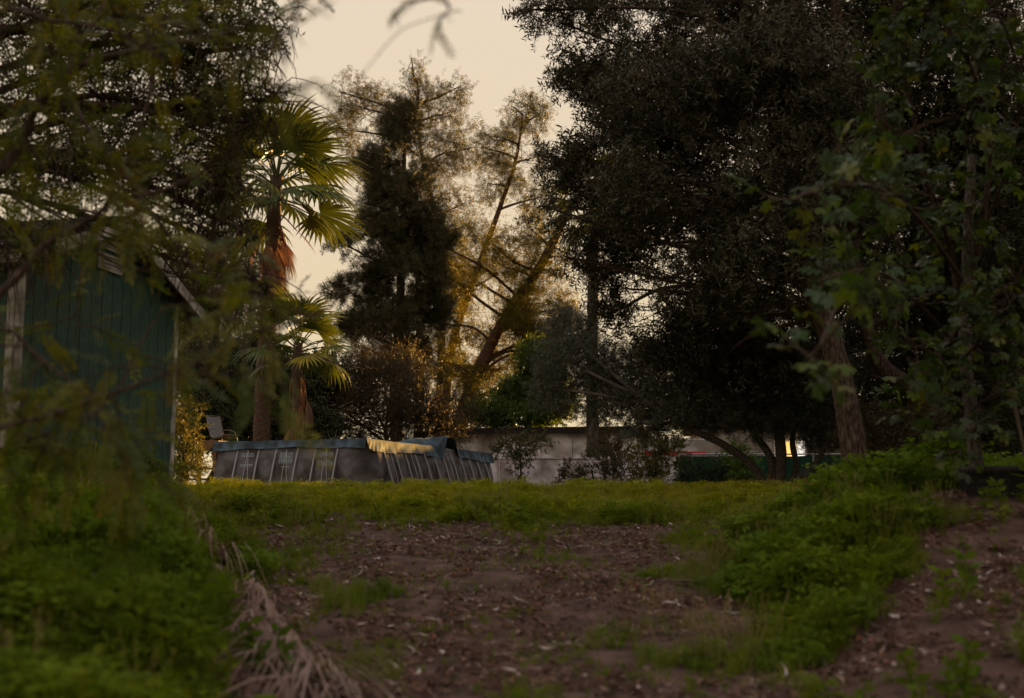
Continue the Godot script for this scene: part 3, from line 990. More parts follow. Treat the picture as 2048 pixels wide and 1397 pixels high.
func build_houses() -> void:
	# low house beyond the yard: wall panels, dark eave
	var t := thing("low_house", "low pale house with flat dark roof edge behind the grey wall", "house", Vector3(-2.3, 1.94, -46.6), -0.17)
	var ln := 6.75
	var n := 6
	for k in n:
		var s := Shape.new()
		s.box(Vector3(ln * k / n + 0.008, 0.0, -0.04), Vector3(ln * (k + 1) / n - 0.008, 2.55, 0.0), 0.006)
		part("wall_panel", s.done(), M.wall_paint, t)
	var b := Shape.new()
	b.box(Vector3(0.01, -0.3, -5.0), Vector3(ln - 0.012, 2.54, -0.045))
	part("wall", b.done(), M.tan_paint, t)
	for k in 5:
		var s := Shape.new()
		s.box(Vector3(ln - 0.01, 0.0, -5.0 + k), Vector3(ln + 0.02, 2.5, -4.01 + k), 0.006)
		part("wall_panel", s.done(), M.tan_paint, t)
	var r := Shape.new()
	r.box(Vector3(-0.5, 2.56, -5.4), Vector3(ln + 0.25, 2.70, 0.35))
	part("roof", r.done(), M.roof_dark, t)
	var f := Shape.new()
	f.box(Vector3(-0.52, 2.50, 0.352), Vector3(ln + 0.27, 2.72, 0.38))
	part("eave_board", f.done(), M.roof_dark, t)
	var w := thing("yard_wall", "low lavender grey panel wall along the back of the yard", "wall", Vector3(-2.3, 1.9, -41.5))
	for k in 7:
		var s := Shape.new()
		s.box(Vector3(0.95 * k + 0.006, -0.1, -0.1), Vector3(0.95 * k + 0.944, 1.46, 0.0), 0.006)
		part("panel", s.done(), M.block_paint, w)
	var cp := Shape.new()
	cp.box(Vector3(-0.02, 1.462, -0.13), Vector3(6.67, 1.50, 0.03), 0.008)
	part("coping", cp.done(), M.block_paint, w)
	# second house with lap siding, far window
	var h := thing("grey_house", "grey lap-sided house with orange glow added to its window behind the green fence", "house", Vector3(7.6, 1.94, -52.0), -0.05)
	var hl := 9.0
	var win := Rect2(2.85, 1.72, 1.25, 0.90)
	for k in 17:
		var y0 := 0.2 + k * 0.17
		var segs := [[0.0, hl]]
		if y0 + 0.17 > win.position.y and y0 < win.end.y: segs = [[0.0, win.position.x], [win.end.x, hl]]
		for sg in segs:
			var s := Shape.new()
			s.prism([Vector3(sg[0], y0, 0.012), Vector3(sg[0], y0, 0.03), Vector3(sg[0], y0 + 0.17, 0.012), Vector3(sg[0], y0 + 0.17, 0.0)].map(func(q): return q), Vector3(sg[1] - sg[0], 0, 0))
			part("siding_board", s.done(), M.siding, h)
	var hb := Shape.new()
	hb.box(Vector3(0.02, -0.2, -5.0), Vector3(hl - 0.02, 3.1, -0.08))
	part("wall", hb.done(), M.siding, h)
	var hr := Shape.new()
	hr.prism([Vector3(-0.3, 3.1, 0.45), Vector3(-0.3, 3.16, 0.45), Vector3(-0.3, 4.42, -2.6), Vector3(-0.3, 3.1, -5.4)], Vector3(hl + 0.6, 0, 0))
	part("roof", hr.done(), M.roof_dark, h)
	var wn := Node3D.new()
	wn.name = "window"; h.add_child(wn)
	for fr in [[win.position.x, win.position.y, win.position.x + 0.05, win.end.y], [win.end.x - 0.05, win.position.y, win.end.x, win.end.y], [win.position.x + 0.051, win.position.y, win.end.x - 0.051, win.position.y + 0.05], [win.position.x + 0.051, win.end.y - 0.05, win.end.x - 0.051, win.end.y], [win.position.x + 0.86, win.position.y + 0.051, win.position.x + 0.90, win.end.y - 0.051]]:
		var s := Shape.new()
		s.box(Vector3(fr[0], fr[1], -0.02), Vector3(fr[2], fr[3], 0.05))
		part("frame", s.done(), M.frame_white, wn)
	for q in [[0.051, 0.859, M.glow_pane_orange], [0.901, 1.249, M.glow_pane_pale]]:
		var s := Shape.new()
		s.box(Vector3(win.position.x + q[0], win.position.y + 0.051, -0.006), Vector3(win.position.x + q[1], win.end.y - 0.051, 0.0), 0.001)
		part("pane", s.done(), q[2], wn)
	var wl2 := OmniLight3D.new()  # added lamp that carries the put-in glow of the panes
	wl2.name = "added_window_glow"
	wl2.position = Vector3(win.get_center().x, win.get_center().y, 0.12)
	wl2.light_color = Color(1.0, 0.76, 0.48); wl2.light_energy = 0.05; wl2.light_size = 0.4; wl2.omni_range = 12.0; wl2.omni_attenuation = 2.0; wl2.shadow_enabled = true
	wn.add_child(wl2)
	# trailer
	var tr := thing("parked_trailer", "white box trailer with red stripe parked behind the green fence", "trailer", Vector3(4.78, 1.94, -49.0), 0.04)
	var bx := Shape.new()
	bx.box(Vector3(0, 0.45, -2.0), Vector3(2.6, 2.52, 0.0), 0.05)
	part("body", bx.done(), M.trailer_white, tr)
	var st := Shape.new()
	st.box(Vector3(0.05, 1.88, 0.002), Vector3(2.55, 2.03, 0.012), 0.002)
	part("stripe", st.done(), M.trailer_red, tr)
	for x in [0.7, 1.6]:
		var wl := Shape.new()
		wl.tube([Vector3(x, 0.33, -0.16), Vector3(x, 0.33, 0.02)], [0.33, 0.33], 20)
		part("wheel", wl.done(), M.pipe, tr)
	# green screen fence
	var fe := thing("screen_fence", "dark green privacy screen fence on steel posts", "fence", Vector3(5.0, 1.9, -39.0), -0.03)
	for k in 8:
		var s := Shape.new()
		var g := PackedVector3Array()
		for rr in 5:
			for cc in 13:
				var x := 2.0 * k + 0.03 + 1.94 * cc / 12.0
				g.append(Vector3(x, 1.46 - 1.44 * rr / 4.0 - 0.03 * sin(PI * cc / 12.0) * (1 - rr / 4.0), 0.02 * sin(x * 5.0 + rr)))
		s.grid(5, 13, g)
		s.grid(5, 13, g, true)
		part("screen_panel", s.done(), M.screen_green, fe)
	for k in 9:
		var s := Shape.new()
		s.tube([Vector3(2.0 * k, -0.2, 0), Vector3(2.0 * k, 1.58, 0)], [0.03, 0.03], 8)
		part("post", s.done(), M.steel, fe)
	var rl := Shape.new()
	rl.tube([Vector3(0, 1.5, 0), Vector3(16.0, 1.5, 0)], [0.022, 0.022], 7)
	part("top_rail", rl.done(), M.steel, fe)

# ---- trees and plants ----
func build_palms() -> void:
	var live := [fan(1.05, 26, 4.0, 0.35, false), fan(1.0, 24, 3.7, 0.55, false), fan(1.1, 28, 4.1, 0.22, false)]
	var dead := [fan(1.0, 20, 0.95, 0.06, true), fan(0.95, 18, 0.65, 0.03, true)]
	var gm: Array = []
	var greens := [Color(0.085, 0.11, 0.025), Color(0.11, 0.125, 0.028), Color(0.065, 0.09, 0.025)]
	for g in greens:
		var m: StandardMaterial3D = M.frond.duplicate()
		m.albedo_color = g.linear_to_srgb(); gm.append(m)
	var dm: Array = []
	for g in [Color(0.26, 0.15, 0.09), Color(0.34, 0.19, 0.09), Color(0.20, 0.12, 0.085)]:
		var m: StandardMaterial3D = M.frond_dead.duplicate()
		m.albedo_color = g.linear_to_srgb(); dm.append(m)
	# tall fan palm behind the pool
	var t := thing("fan_palm", "tall fan palm with rough trunk and skirt of dead fronds", "palm tree", Vector3(-6.95, 1.9, -36.0))
	var path := stem(t, "trunk", [Vector3(0, -0.2, 0), Vector3(0.02, 3.0, 0), Vector3(0.12, 6.0, 0), Vector3(0.22, 8.2, 0), Vector3(0.26, 9.25, 0)], 0.25, 0.18, M.palm_trunk, 1.25, 0.08)
	var boots := Shape.new()
	for k in 420:
		var y := 0.1 + k * 0.0165
		var az := k * 2.4
		var q: Vector3 = path[clampi(int(y / 8.9 * path.size()), 0, path.size() - 1)]
		var o := Vector3(cos(az), 0, sin(az))
		var rr := lerpf(0.25, 0.18, y / 8.9)
		var b := Vector3(q.x, y, q.z) + o * rr * 0.92
		boots.leaf(b, Vector3(o.x * 0.09, 0.10, o.z * 0.09) * rnd(0.6, 1.4), Vector3(-o.z, 0, o.x) * rnd(0.05, 0.08), Color(rnd(0.7, 1.5), rnd(0.7, 1.3), 1.0), 0.3)
	part("leaf_bases", boots.done(), dm[2], t).set_meta("kind", "stuff")
	var top: Vector3 = path[path.size() - 1]
	for k in 30:
		var f := k / 29.0
		var el := lerpf(1.35, -0.42, pow(f, 0.9)) + rnd(-0.12, 0.12)
		frond_at(t, live[k % 3], gm[rng.randi() % 3], "frond", top + Vector3(0, -0.7 * f, 0), k * 2.4 + rnd(-0.2, 0.2), el, rnd(1.1, 1.42), rnd(-0.5, 0.5))
	for k in 56:
		var f := k / 55.0
		frond_at(t, dead[k % 2], dm[rng.randi() % 3], "dead_frond", top + Vector3(rnd(-0.08, 0.08), -0.95 - 1.55 * f, rnd(-0.08, 0.08)), k * 2.4, lerpf(-0.75, -1.5, pow(f, 0.3)) + rnd(-0.08, 0.05), rnd(0.8, 1.1), rnd(-0.6, 0.6))
	# young palm before it
	var y := thing("young_fan_palm", "young fan palm with green fans above a hanging brown skirt", "palm tree", Vector3(-5.75, 1.9, -34.4))
	var yp := stem(y, "trunk", [Vector3(0, -0.2, 0), Vector3(0.02, 1.5, 0), Vector3(0.03, 3.6, 0), Vector3(0.04, 4.25, 0)], 0.17, 0.12, M.palm_trunk, 1.3)
	var yt: Vector3 = yp[yp.size() - 1]
	for k in 19:
		var f := k / 18.0
		frond_at(y, live[(k + 1) % 3], gm[rng.randi() % 2], "frond", yt + Vector3(0, -0.35 * f, 0), k * 2.4 + 0.4, lerpf(1.3, -0.25, f) + rnd(-0.1, 0.1), rnd(0.8, 0.95), rnd(-0.4, 0.4))
	for k in 34:
		var f := k / 33.0
		frond_at(y, dead[k % 2], dm[rng.randi() % 3], "dead_frond", yt + Vector3(rnd(-0.12, 0.12), -0.55 - 1.55 * f, rnd(-0.12, 0.12)), k * 2.4, lerpf(-1.36, -1.53, pow(f, 0.4)) + rnd(-0.05, 0.03), rnd(0.75, 1.05), rnd(-0.7, 0.7))
	# third palm, its trunk rising into the big tree's foliage
	var g := thing("slender_palm", "slender grey palm trunk rising behind the olive into dense foliage", "palm tree", Vector3(2.85, 1.9, -45.0))
	var gp := stem(g, "trunk", [Vector3(-0.05, -0.2, 0), Vector3(-0.05, 4.0, 0), Vector3(0.0, 8.0, 0), Vector3(0.05, 11.0, 0)], 0.23, 0.17, M.bark_grey, 1.2)
	var gt: Vector3 = gp[gp.size() - 1]
	for k in 22:
		var f := k / 21.0
		frond_at(g, live[k % 3], gm[rng.randi() % 3], "frond", gt + Vector3(0, -0.5 * f, 0), k * 2.4, lerpf(1.2, -0.7, f), rnd(0.95, 1.15), rnd(-0.3, 0.3))

func tree_of(called: String, label: String, at: Vector3, trunk: Array, r0: float, r1: float, bark: Material, category := "tree", group := "") -> Array:
	var t := thing(called, label, category, at, 0.0, group)
	return [t, stem(t, "trunk", trunk, r0, r1, bark)]

func build_far_trees() -> void:
	var gum := [spray(16, 0.75, 0.14, 0.024, 1.0, 0.75), spray(14, 0.65, 0.13, 0.022, 1.0, 0.95), spray(18, 0.85, 0.14, 0.022, 0.9, 0.6)]
	var pine := [tuft(46, 0.20, 0.008), tuft(40, 0.17, 0.008)]
	var twiggy := [spray(13, 0.6, 0.055, 0.026, 1.0, 0.2), spray(10, 0.7, 0.05, 0.024, 1.0, 0.3)]
	var broad := [spray(16, 0.45, 0.09, 0.05, 1.0, 0.2), spray(14, 0.4, 0.08, 0.045, 1.0, 0.3)]
	var lb: Array
	var r: Array
	# dark pine
	lb = [
		[Vector3(-4.34, 16.85, -50), Vector3(0.77, 1.06, 0.9)],
		[Vector3(-4.62, 15.32, -50), Vector3(1.44, 1.35, 1.6)],
		[Vector3(-4.4, 13.5, -50), Vector3(1.77, 1.35, 2)],
		[Vector3(-4.97, 11.9, -50), Vector3(1.63, 1.15, 2)],
		[Vector3(-6.44, 12.06, -50), Vector3(0.69, 0.35, 0.7)],
		[Vector3(-3.41, 12.3, -50), Vector3(1.15, 1.15, 1.6)],
		[Vector3(-4.37, 10.51, -50), Vector3(2.02, 0.96, 2.2)],
		[Vector3(-6.32, 10.22, -50), Vector3(0.87, 0.46, 0.9)],
		[Vector3(-5.54, 10.71, -50), Vector3(0.87, 0.58, 1)],
		[Vector3(-4.35, 8.93, -50), Vector3(1.92, 0.87, 2.2)],
		[Vector3(-5.91, 8.84, -50), Vector3(1.06, 0.42, 1)],
		[Vector3(-3.19, 9.92, -50), Vector3(0.87, 0.77, 1.2)],
		[Vector3(-4.34, 7.76, -50), Vector3(1.54, 0.58, 1.6)],
		[Vector3(-3.56, 6.79, -50), Vector3(0.96, 0.38, 1)]]
	r = tree_of("pine_tree", "dark dense pine with twin trunks and short ragged side branches", Vector3(-4.4, 1.9, -50.0), [Vector3(0, 0, 0), Vector3(-0.05, 5, 0), Vector3(0.1, 10, 0), Vector3(0.15, 15.2, 0)], 0.30, 0.05, M.bark)
	stem(r[0], "trunk", [Vector3(0.75, 0, 0.2), Vector3(0.85, 5, 0.2), Vector3(0.75, 9, 0.1), Vector3(0.6, 13, 0)], 0.24, 0.04, M.bark)
	branches(r[0], r[1], lb, 0.07, M.bark, 8, 0.3, -0.05)
	fill(r[0], lb, 10500, pine, M.needle, Color(0.035, 0.04, 0.02), Color(0.08, 0.07, 0.03), Vector2(0.7, 1.25), -0.04, 7.0, 0.0)
	# tall thin gum behind it
	lb = [
		[Vector3(-8.25, 22.82, -64), Vector3(1.03, 1.23, 1.5)],
		[Vector3(-8.47, 20.98, -64), Vector3(1.35, 1.11, 1.5)],
		[Vector3(-7.22, 22.03, -64), Vector3(1.23, 1.35, 1.5)],
		[Vector3(-6.32, 21.77, -64), Vector3(0.98, 1.23, 1.5)],
		[Vector3(-5.08, 24.27, -64), Vector3(0.54, 0.94, 0.8)],
		[Vector3(-4.81, 22.56, -64), Vector3(0.94, 1.35, 1.2)],
		[Vector3(-3.66, 21.77, -64), Vector3(1.23, 1.72, 1.8)],
		[Vector3(-3.03, 23.08, -64), Vector3(0.86, 0.86, 1)],
		[Vector3(-2.51, 19.94, -64), Vector3(1.03, 1.72, 1.5)],
		[Vector3(-3.64, 19.16, -64), Vector3(1.35, 1.48, 1.8)],
		[Vector3(-3.12, 16.84, -64), Vector3(1.48, 1.48, 1.8)],
		[Vector3(-7.68, 19.16, -64), Vector3(1.11, 1.11, 1.4)],
		[Vector3(-4.11, 14.79, -64), Vector3(1.48, 1.23, 1.8)]]
	r = tree_of("gum_tree", "tall thin gum tree with open brownish crown above the pine", Vector3(-4.2, 1.9, -64.0), [Vector3(0.6, 0, 0), Vector3(0.7, 8, 0), Vector3(0.4, 14, 0), Vector3(-0.4, 18, 0), Vector3(-0.6, 21.5, 0)], 0.27, 0.04, M.bark_red)
	branches(r[0], r[1], lb, 0.075, M.bark_red, 9, 0.35)
	fill(r[0], lb, 7000, gum, M.leaf, Color(0.075, 0.075, 0.035), Color(0.085, 0.082, 0.037), Vector2(0.65, 1.25), -0.08, 8.0, 0.5, 0.5)
	# the upright gum to its right
	lb = [
		[Vector3(0.38, 20.63, -60), Vector3(1.04, 0.92, 1.2)],
		[Vector3(1.21, 20.51, -60), Vector3(0.69, 0.92, 0.9)],
		[Vector3(-0.21, 19.28, -60), Vector3(1.38, 1.15, 1.5)],
		[Vector3(-0.93, 18.79, -60), Vector3(0.81, 1.15, 1.2)],
		[Vector3(0.62, 18.31, -60), Vector3(1.15, 1.15, 1.4)],
		[Vector3(-0.57, 17.09, -60), Vector3(1.15, 1.04, 1.3)],
		[Vector3(-1.74, 14.68, -60), Vector3(1.15, 1.15, 1.4)],
		[Vector3(-2.2, 13.01, -60), Vector3(1.38, 1.15, 1.5)],
		[Vector3(-1.15, 12.53, -60), Vector3(0.92, 1.04, 1.2)],
		[Vector3(-2.55, 11.58, -60), Vector3(1.15, 0.92, 1.4)],
		[Vector3(0.85, 16.37, -60), Vector3(1.15, 0.92, 1.2)],
		[Vector3(-2.18, 8.52, -60), Vector3(1.27, 0.81, 1.4)]]
	r = tree_of("gum_tree", "slim gum tree with forked stem and sparse feathery top", Vector3(-3.3, 1.9, -60.0), [Vector3(0.0, 0, 0), Vector3(0.4, 6.8, 0), Vector3(1.4, 10.3, 0), Vector3(2.7, 14.0, 0), Vector3(3.5, 16.5, 0), Vector3(3.8, 18.6, 0)], 0.24, 0.04, M.bark_red)
	branches(r[0], r[1], lb, 0.07, M.bark_red, 9, 0.3)
	fill(r[0], lb, 6200, gum, M.leaf, Color(0.085, 0.088, 0.03), Color(0.095, 0.095, 0.032), Vector2(0.6, 1.2), -0.05, 8.0, 0.5, 0.5)
	# the thick leaning gum
	lb = [
		[Vector3(0.79, 10.7, -56), Vector3(0.97, 1.08, 1.3)],
		[Vector3(1.33, 9.16, -56), Vector3(0.97, 0.97, 1.3)],
		[Vector3(0.56, 8.72, -56), Vector3(0.86, 1.08, 1.2)],
		[Vector3(1.44, 12.25, -56), Vector3(0.97, 1.08, 1.3)],
		[Vector3(0.13, 12.25, -56), Vector3(0.97, 0.97, 1.3)],
		[Vector3(1.12, 13.81, -56), Vector3(0.97, 0.97, 1.3)],
		[Vector3(-0.53, 13.14, -56), Vector3(0.86, 0.86, 1.2)],
		[Vector3(-2.04, 7.63, -56), Vector3(1.18, 0.65, 1.3)],
		[Vector3(0.89, 7.19, -56), Vector3(0.75, 0.75, 1)],
		[Vector3(1.09, 8.59, -55), Vector3(0.85, 1.06, 1)],
		[Vector3(0.56, 9.88, -55), Vector3(0.85, 0.95, 1)],
		[Vector3(1.4, 7.52, -55), Vector3(0.63, 0.74, 0.9)],
		[Vector3(-2.23, 11.4, -55), Vector3(0.85, 0.74, 0.9)],
		[Vector3(-2.67, 12.93, -55), Vector3(0.63, 0.95, 0.8)],
		[Vector3(2.09, 10.48, -56), Vector3(0.75, 0.86, 1.2)],
		[Vector3(-2.75, 9.96, -57), Vector3(0.99, 0.88, 1.2)],
		[Vector3(-3.18, 8.4, -57), Vector3(0.99, 0.88, 1.2)],
		[Vector3(-0.97, 9.74, -57), Vector3(0.77, 0.99, 1)],
		[Vector3(-0.53, 7.96, -57), Vector3(0.99, 0.88, 1.1)],
		[Vector3(-1.57, 6.45, -55), Vector3(1.27, 0.85, 1.2)],
		[Vector3(-0.09, 10.48, -56), Vector3(0.75, 0.86, 1)],
		[Vector3(-2.83, 12.69, -56), Vector3(0.75, 1.29, 1)]]
	r = tree_of("gum_tree", "gum tree with thick trunk leaning steeply and golden hanging leaves", Vector3(-2.9, 1.9, -56.0), [Vector3(0.0, 0, 0), Vector3(0.5, 3.0, 0), Vector3(1.2, 5.3, 0), Vector3(2.6, 8.2, 0), Vector3(4.2, 10.6, 0), Vector3(5.6, 13.5, 0)], 0.38, 0.16, M.bark_red)
	branches(r[0], r[1], lb, 0.08, M.bark_red, 9, 0.3)
	fill(r[0], lb, 9500, gum, M.leaf, Color(0.13, 0.12, 0.014), Color(0.135, 0.122, 0.015), Vector2(0.8, 1.4), -0.02, 8.0, 0.6, 0.5)
	# fresh green tree at its foot
	lb = [
		[Vector3(1.13, 7.33, -48), Vector3(0.92, 0.74, 1.2)],
		[Vector3(0.11, 6.02, -48), Vector3(0.83, 0.65, 1)],
		[Vector3(1.22, 5.83, -48), Vector3(1.11, 0.92, 1.3)],
		[Vector3(-0.8, 5.2, -47), Vector3(0.9, 0.45, 1)],
		[Vector3(0.29, 5.02, -47), Vector3(1.08, 0.4, 1.2)]]
	r = tree_of("leafy_tree", "fresh green leafy tree below the leaning gum, above the house roof", Vector3(0.4, 1.9, -49.5), [Vector3(0, 0, 0), Vector3(0.1, 2.0, 0), Vector3(0.3, 4.0, 0), Vector3(0.5, 5.2, 0)], 0.16, 0.05, M.bark)
	branches(r[0], r[1], lb, 0.05, M.bark, 7, 0.3)
	fill(r[0], lb, 4200, broad, M.leaf_thin, Color(0.05, 0.10, 0.03), Color(0.10, 0.14, 0.03), Vector2(0.8, 1.3), -0.2, 9.0)
	# brown thicket behind the pool
	lb = [
		[Vector3(-5.02, 5.96, -42), Vector3(0.73, 0.73, 1.3)],
		[Vector3(-4.02, 5.53, -41), Vector3(1.1, 0.87, 1.5)],
		[Vector3(-2.84, 4.9, -40), Vector3(0.92, 0.62, 1.3)],
		[Vector3(-4.99, 4.66, -40), Vector3(0.92, 0.69, 1.3)],
		[Vector3(-3.75, 4.2, -40), Vector3(1.69, 0.62, 1.5)],
		[Vector3(-2.27, 4.27, -41), Vector3(0.63, 0.55, 1)],
		[Vector3(-4.93, 7.11, -44), Vector3(0.68, 0.51, 1)],
		[Vector3(-3.81, 6.59, -44), Vector3(0.85, 0.59, 1.2)],
		[Vector3(-5.92, 4.66, -40), Vector3(0.77, 0.77, 1.3)],
		[Vector3(-1.93, 4.97, -44), Vector3(0.68, 0.68, 1)]]
	r = tree_of("brown_thicket", "tangled brown-grey brushwood thicket behind the pool", Vector3(-4.0, 1.9, -41.0), [Vector3(0, 0, 0), Vector3(0.1, 1.2, 0), Vector3(0.0, 2.4, 0)], 0.12, 0.05, M.bark, "bush")
	branches(r[0], r[1], lb, 0.045, M.bark_v_brown, 16, 0.0)
	fill(r[0], lb, 6500, twiggy, M.leaf, Color(0.06, 0.05, 0.036), Color(0.085, 0.07, 0.042), Vector2(0.8, 1.4), -0.25, 9.0)
	# tall shrub behind the shed, and dark undergrowth
	lb = [
		[Vector3(-9.73, 8.92, -42), Vector3(1.05, 0.97, 1.8)],
		[Vector3(-10.53, 8.26, -42), Vector3(0.97, 0.97, 1.8)],
		[Vector3(-8.9, 8.59, -42), Vector3(0.73, 0.81, 1.5)],
		[Vector3(-9.85, 7.27, -42), Vector3(1.29, 0.97, 2)],
		[Vector3(-11.31, 9.43, -43), Vector3(0.99, 0.99, 1.8)],
		[Vector3(-9.54, 10.32, -44), Vector3(0.85, 0.68, 1.5)],
		[Vector3(-12.46, 10.32, -44), Vector3(1.02, 1.02, 1.8)],
		[Vector3(-11.6, 7.91, -43), Vector3(0.99, 0.99, 1.8)]]
	r = tree_of("tall_shrub", "tall small-leaved shrub rising behind the shed roof", Vector3(-9.6, 1.9, -42.0), [Vector3(0, 0, 0), Vector3(0.1, 2.0, 0), Vector3(-0.1, 4.5, 0), Vector3(0, 6.5, 0)], 0.18, 0.06, M.bark, "bush")
	branches(r[0], r[1], lb, 0.06, M.bark, 8, 0.2)
	fill(r[0], lb, 6500, twiggy, M.leaf, Color(0.095, 0.095, 0.026), Color(0.10, 0.10, 0.028), Vector2(0.9, 1.4), -0.3, 9.0)
	lb = [
		[Vector3(-9.65, 5.75, -40), Vector3(0.92, 0.92, 1.5)],
		[Vector3(-8.5, 5.65, -39), Vector3(0.9, 0.9, 1.5)],
		[Vector3(-7.8, 6.06, -40), Vector3(0.77, 0.92, 1.5)],
		[Vector3(-6.54, 5.34, -39), Vector3(0.9, 0.9, 1.4)],
		[Vector3(-5.94, 5.75, -40), Vector3(0.77, 0.69, 1.4)],
		[Vector3(-8.83, 4.22, -38), Vector3(1.02, 0.73, 1.4)],
		[Vector3(-7.47, 4.25, -38.5), Vector3(1.04, 0.74, 1.2)],
		[Vector3(-5.91, 4.07, -38), Vector3(0.88, 0.58, 1.2)]]
	r = tree_of("dark_shrub", "dark green undergrowth around the foot of the palms", Vector3(-8.0, 1.9, -39.0), [Vector3(0, 0, 0), Vector3(0.1, 1.0, 0), Vector3(0, 2.4, 0)], 0.12, 0.05, M.bark, "bush")
	branches(r[0], r[1], lb, 0.05, M.bark, 8, 0.0)
	fill(r[0], lb, 7500, broad, M.leaf_thick, Color(0.03, 0.038, 0.02), Color(0.055, 0.06, 0.025), Vector2(0.8, 1.4), -0.3, 9.0)
	lb = [
		[Vector3(-5.3, 3.05, -21), Vector3(0.21, 0.32, 0.3)],
		[Vector3(-5.34, 2.64, -21), Vector3(0.26, 0.4, 0.35)],
		[Vector3(-5.25, 2.4, -21), Vector3(0.27, 0.32, 0.35)]]
	r = tree_of("small_bush", "small pale-leaved bush against the corner of the shed", Vector3(-5.35, 1.95, -21.0), [Vector3(0, 0, 0), Vector3(0.05, 0.5, 0), Vector3(0, 0.9, 0)], 0.03, 0.012, M.bark, "bush")
	branches(r[0], r[1], lb, 0.014, M.bark, 6, 0.0)
	fill(r[0], lb, 500, [spray(14, 0.22, 0.035, 0.02, 1.0, 0.1)], M.leaf, Color(0.09, 0.10, 0.04), Color(0.13, 0.12, 0.05), Vector2(0.8, 1.3), -0.3, 30.0)

func build_back_shrubs() -> void:
	var broad := [spray(14, 0.34, 0.075, 0.04, 1.0, 0.2), spray(12, 0.3, 0.07, 0.036, 1.0, 0.35)]
	for e in [
		["sapling", "slim leafy sapling standing before the lavender grey wall", Vector3(0.24, 1.95, -39.5), [Vector3(0, -0.1, 0), Vector3(0.03, 0.92, 0), Vector3(-0.02, 1.84, 0)], 0.05, "sapling", [[Vector3(0.17, 3.71, -39.5), Vector3(0.61, 0.33, 0.6)], [Vector3(0.7, 3.79, -39.5), Vector3(0.53, 0.27, 0.5)], [Vector3(-0.21, 3.56, -39.5), Vector3(0.43, 0.21, 0.5)], [Vector3(0.24, 3.11, -39.5), Vector3(0.38, 0.38, 0.4)]], 300, Color(0.07, 0.085, 0.04), Color(0.10, 0.10, 0.05)],
		["wall_shrub", "low dark shrub with spiky outline at the foot of the wall", Vector3(2.4, 1.95, -39), [Vector3(0, -0.1, 0), Vector3(0.03, 0.57, 0), Vector3(-0.02, 1.14, 0)], 0.04, "bush", [[Vector3(1.88, 2.79, -39), Vector3(0.53, 0.3, 0.5)], [Vector3(2.63, 3.09, -39), Vector3(0.53, 0.53, 0.5)], [Vector3(3.08, 2.72, -39), Vector3(0.53, 0.38, 0.5)]], 360, Color(0.045, 0.05, 0.03), Color(0.07, 0.07, 0.04)],
		["tall_shrub", "tall reddish shrub rising above the wall's top beside the house", Vector3(3.12, 1.95, -40.5), [Vector3(0, -0.1, 0), Vector3(0.03, 0.98, 0), Vector3(-0.02, 1.97, 0)], 0.05, "bush", [[Vector3(3.05, 3.77, -40.5), Vector3(0.34, 0.39, 0.4)], [Vector3(2.66, 3.92, -40.5), Vector3(0.28, 0.34, 0.3)], [Vector3(3.36, 3.46, -40.5), Vector3(0.39, 0.31, 0.4)]], 200, Color(0.08, 0.055, 0.03), Color(0.10, 0.07, 0.03)],
		["yellow_shrub", "yellow-green shrub where the grey wall meets the green fence", Vector3(4.05, 1.95, -37), [Vector3(0, -0.1, 0), Vector3(0.03, 0.74, 0), Vector3(-0.02, 1.49, 0)], 0.05, "bush", [[Vector3(3.92, 3.37, -37), Vector3(0.64, 0.43, 0.6)], [Vector3(4.49, 3.44, -37), Vector3(0.4, 0.36, 0.5)], [Vector3(3.77, 2.73, -37), Vector3(0.5, 0.36, 0.5)], [Vector3(4.41, 2.73, -37), Vector3(0.5, 0.4, 0.5)]], 480, Color(0.08, 0.09, 0.025), Color(0.12, 0.11, 0.03)],
		["fence_shrub", "dark broad-leaved shrub in front of the green fence", Vector3(5.47, 1.95, -37), [Vector3(0, -0.1, 0), Vector3(0.03, 0.42, 0), Vector3(-0.02, 0.85, 0)], 0.05, "bush", [[Vector3(5.12, 2.73, -37), Vector3(0.57, 0.36, 0.5)], [Vector3(5.75, 2.8, -37), Vector3(0.57, 0.4, 0.5)], [Vector3(6.32, 2.66, -37), Vector3(0.43, 0.31, 0.5)]], 420, Color(0.025, 0.05, 0.035), Color(0.045, 0.07, 0.04)],
		["stalky_shrub", "shrub with lime green stalks against the green fence", Vector3(6.26, 1.95, -36), [Vector3(0, -0.1, 0), Vector3(0.03, 0.62, 0), Vector3(-0.02, 1.23, 0)], 0.05, "bush", [[Vector3(6.23, 3.18, -36), Vector3(0.3, 0.3, 0.4)], [Vector3(6.43, 2.77, -36), Vector3(0.35, 0.35, 0.4)]], 260, Color(0.06, 0.12, 0.02), Color(0.09, 0.14, 0.02)]
	]:
		var r := tree_of(e[0], e[1], e[2], e[3], e[4], 0.012, M.bark, e[5])
		branches(r[0], r[1], e[6], e[4] * 0.45, M.bark, 6, 0.1)
		fill(r[0], e[6], e[7], broad, M.leaf, e[8], e[8].lerp(e[9], 0.8), Vector2(0.7, 1.25), -0.25, 14.0)

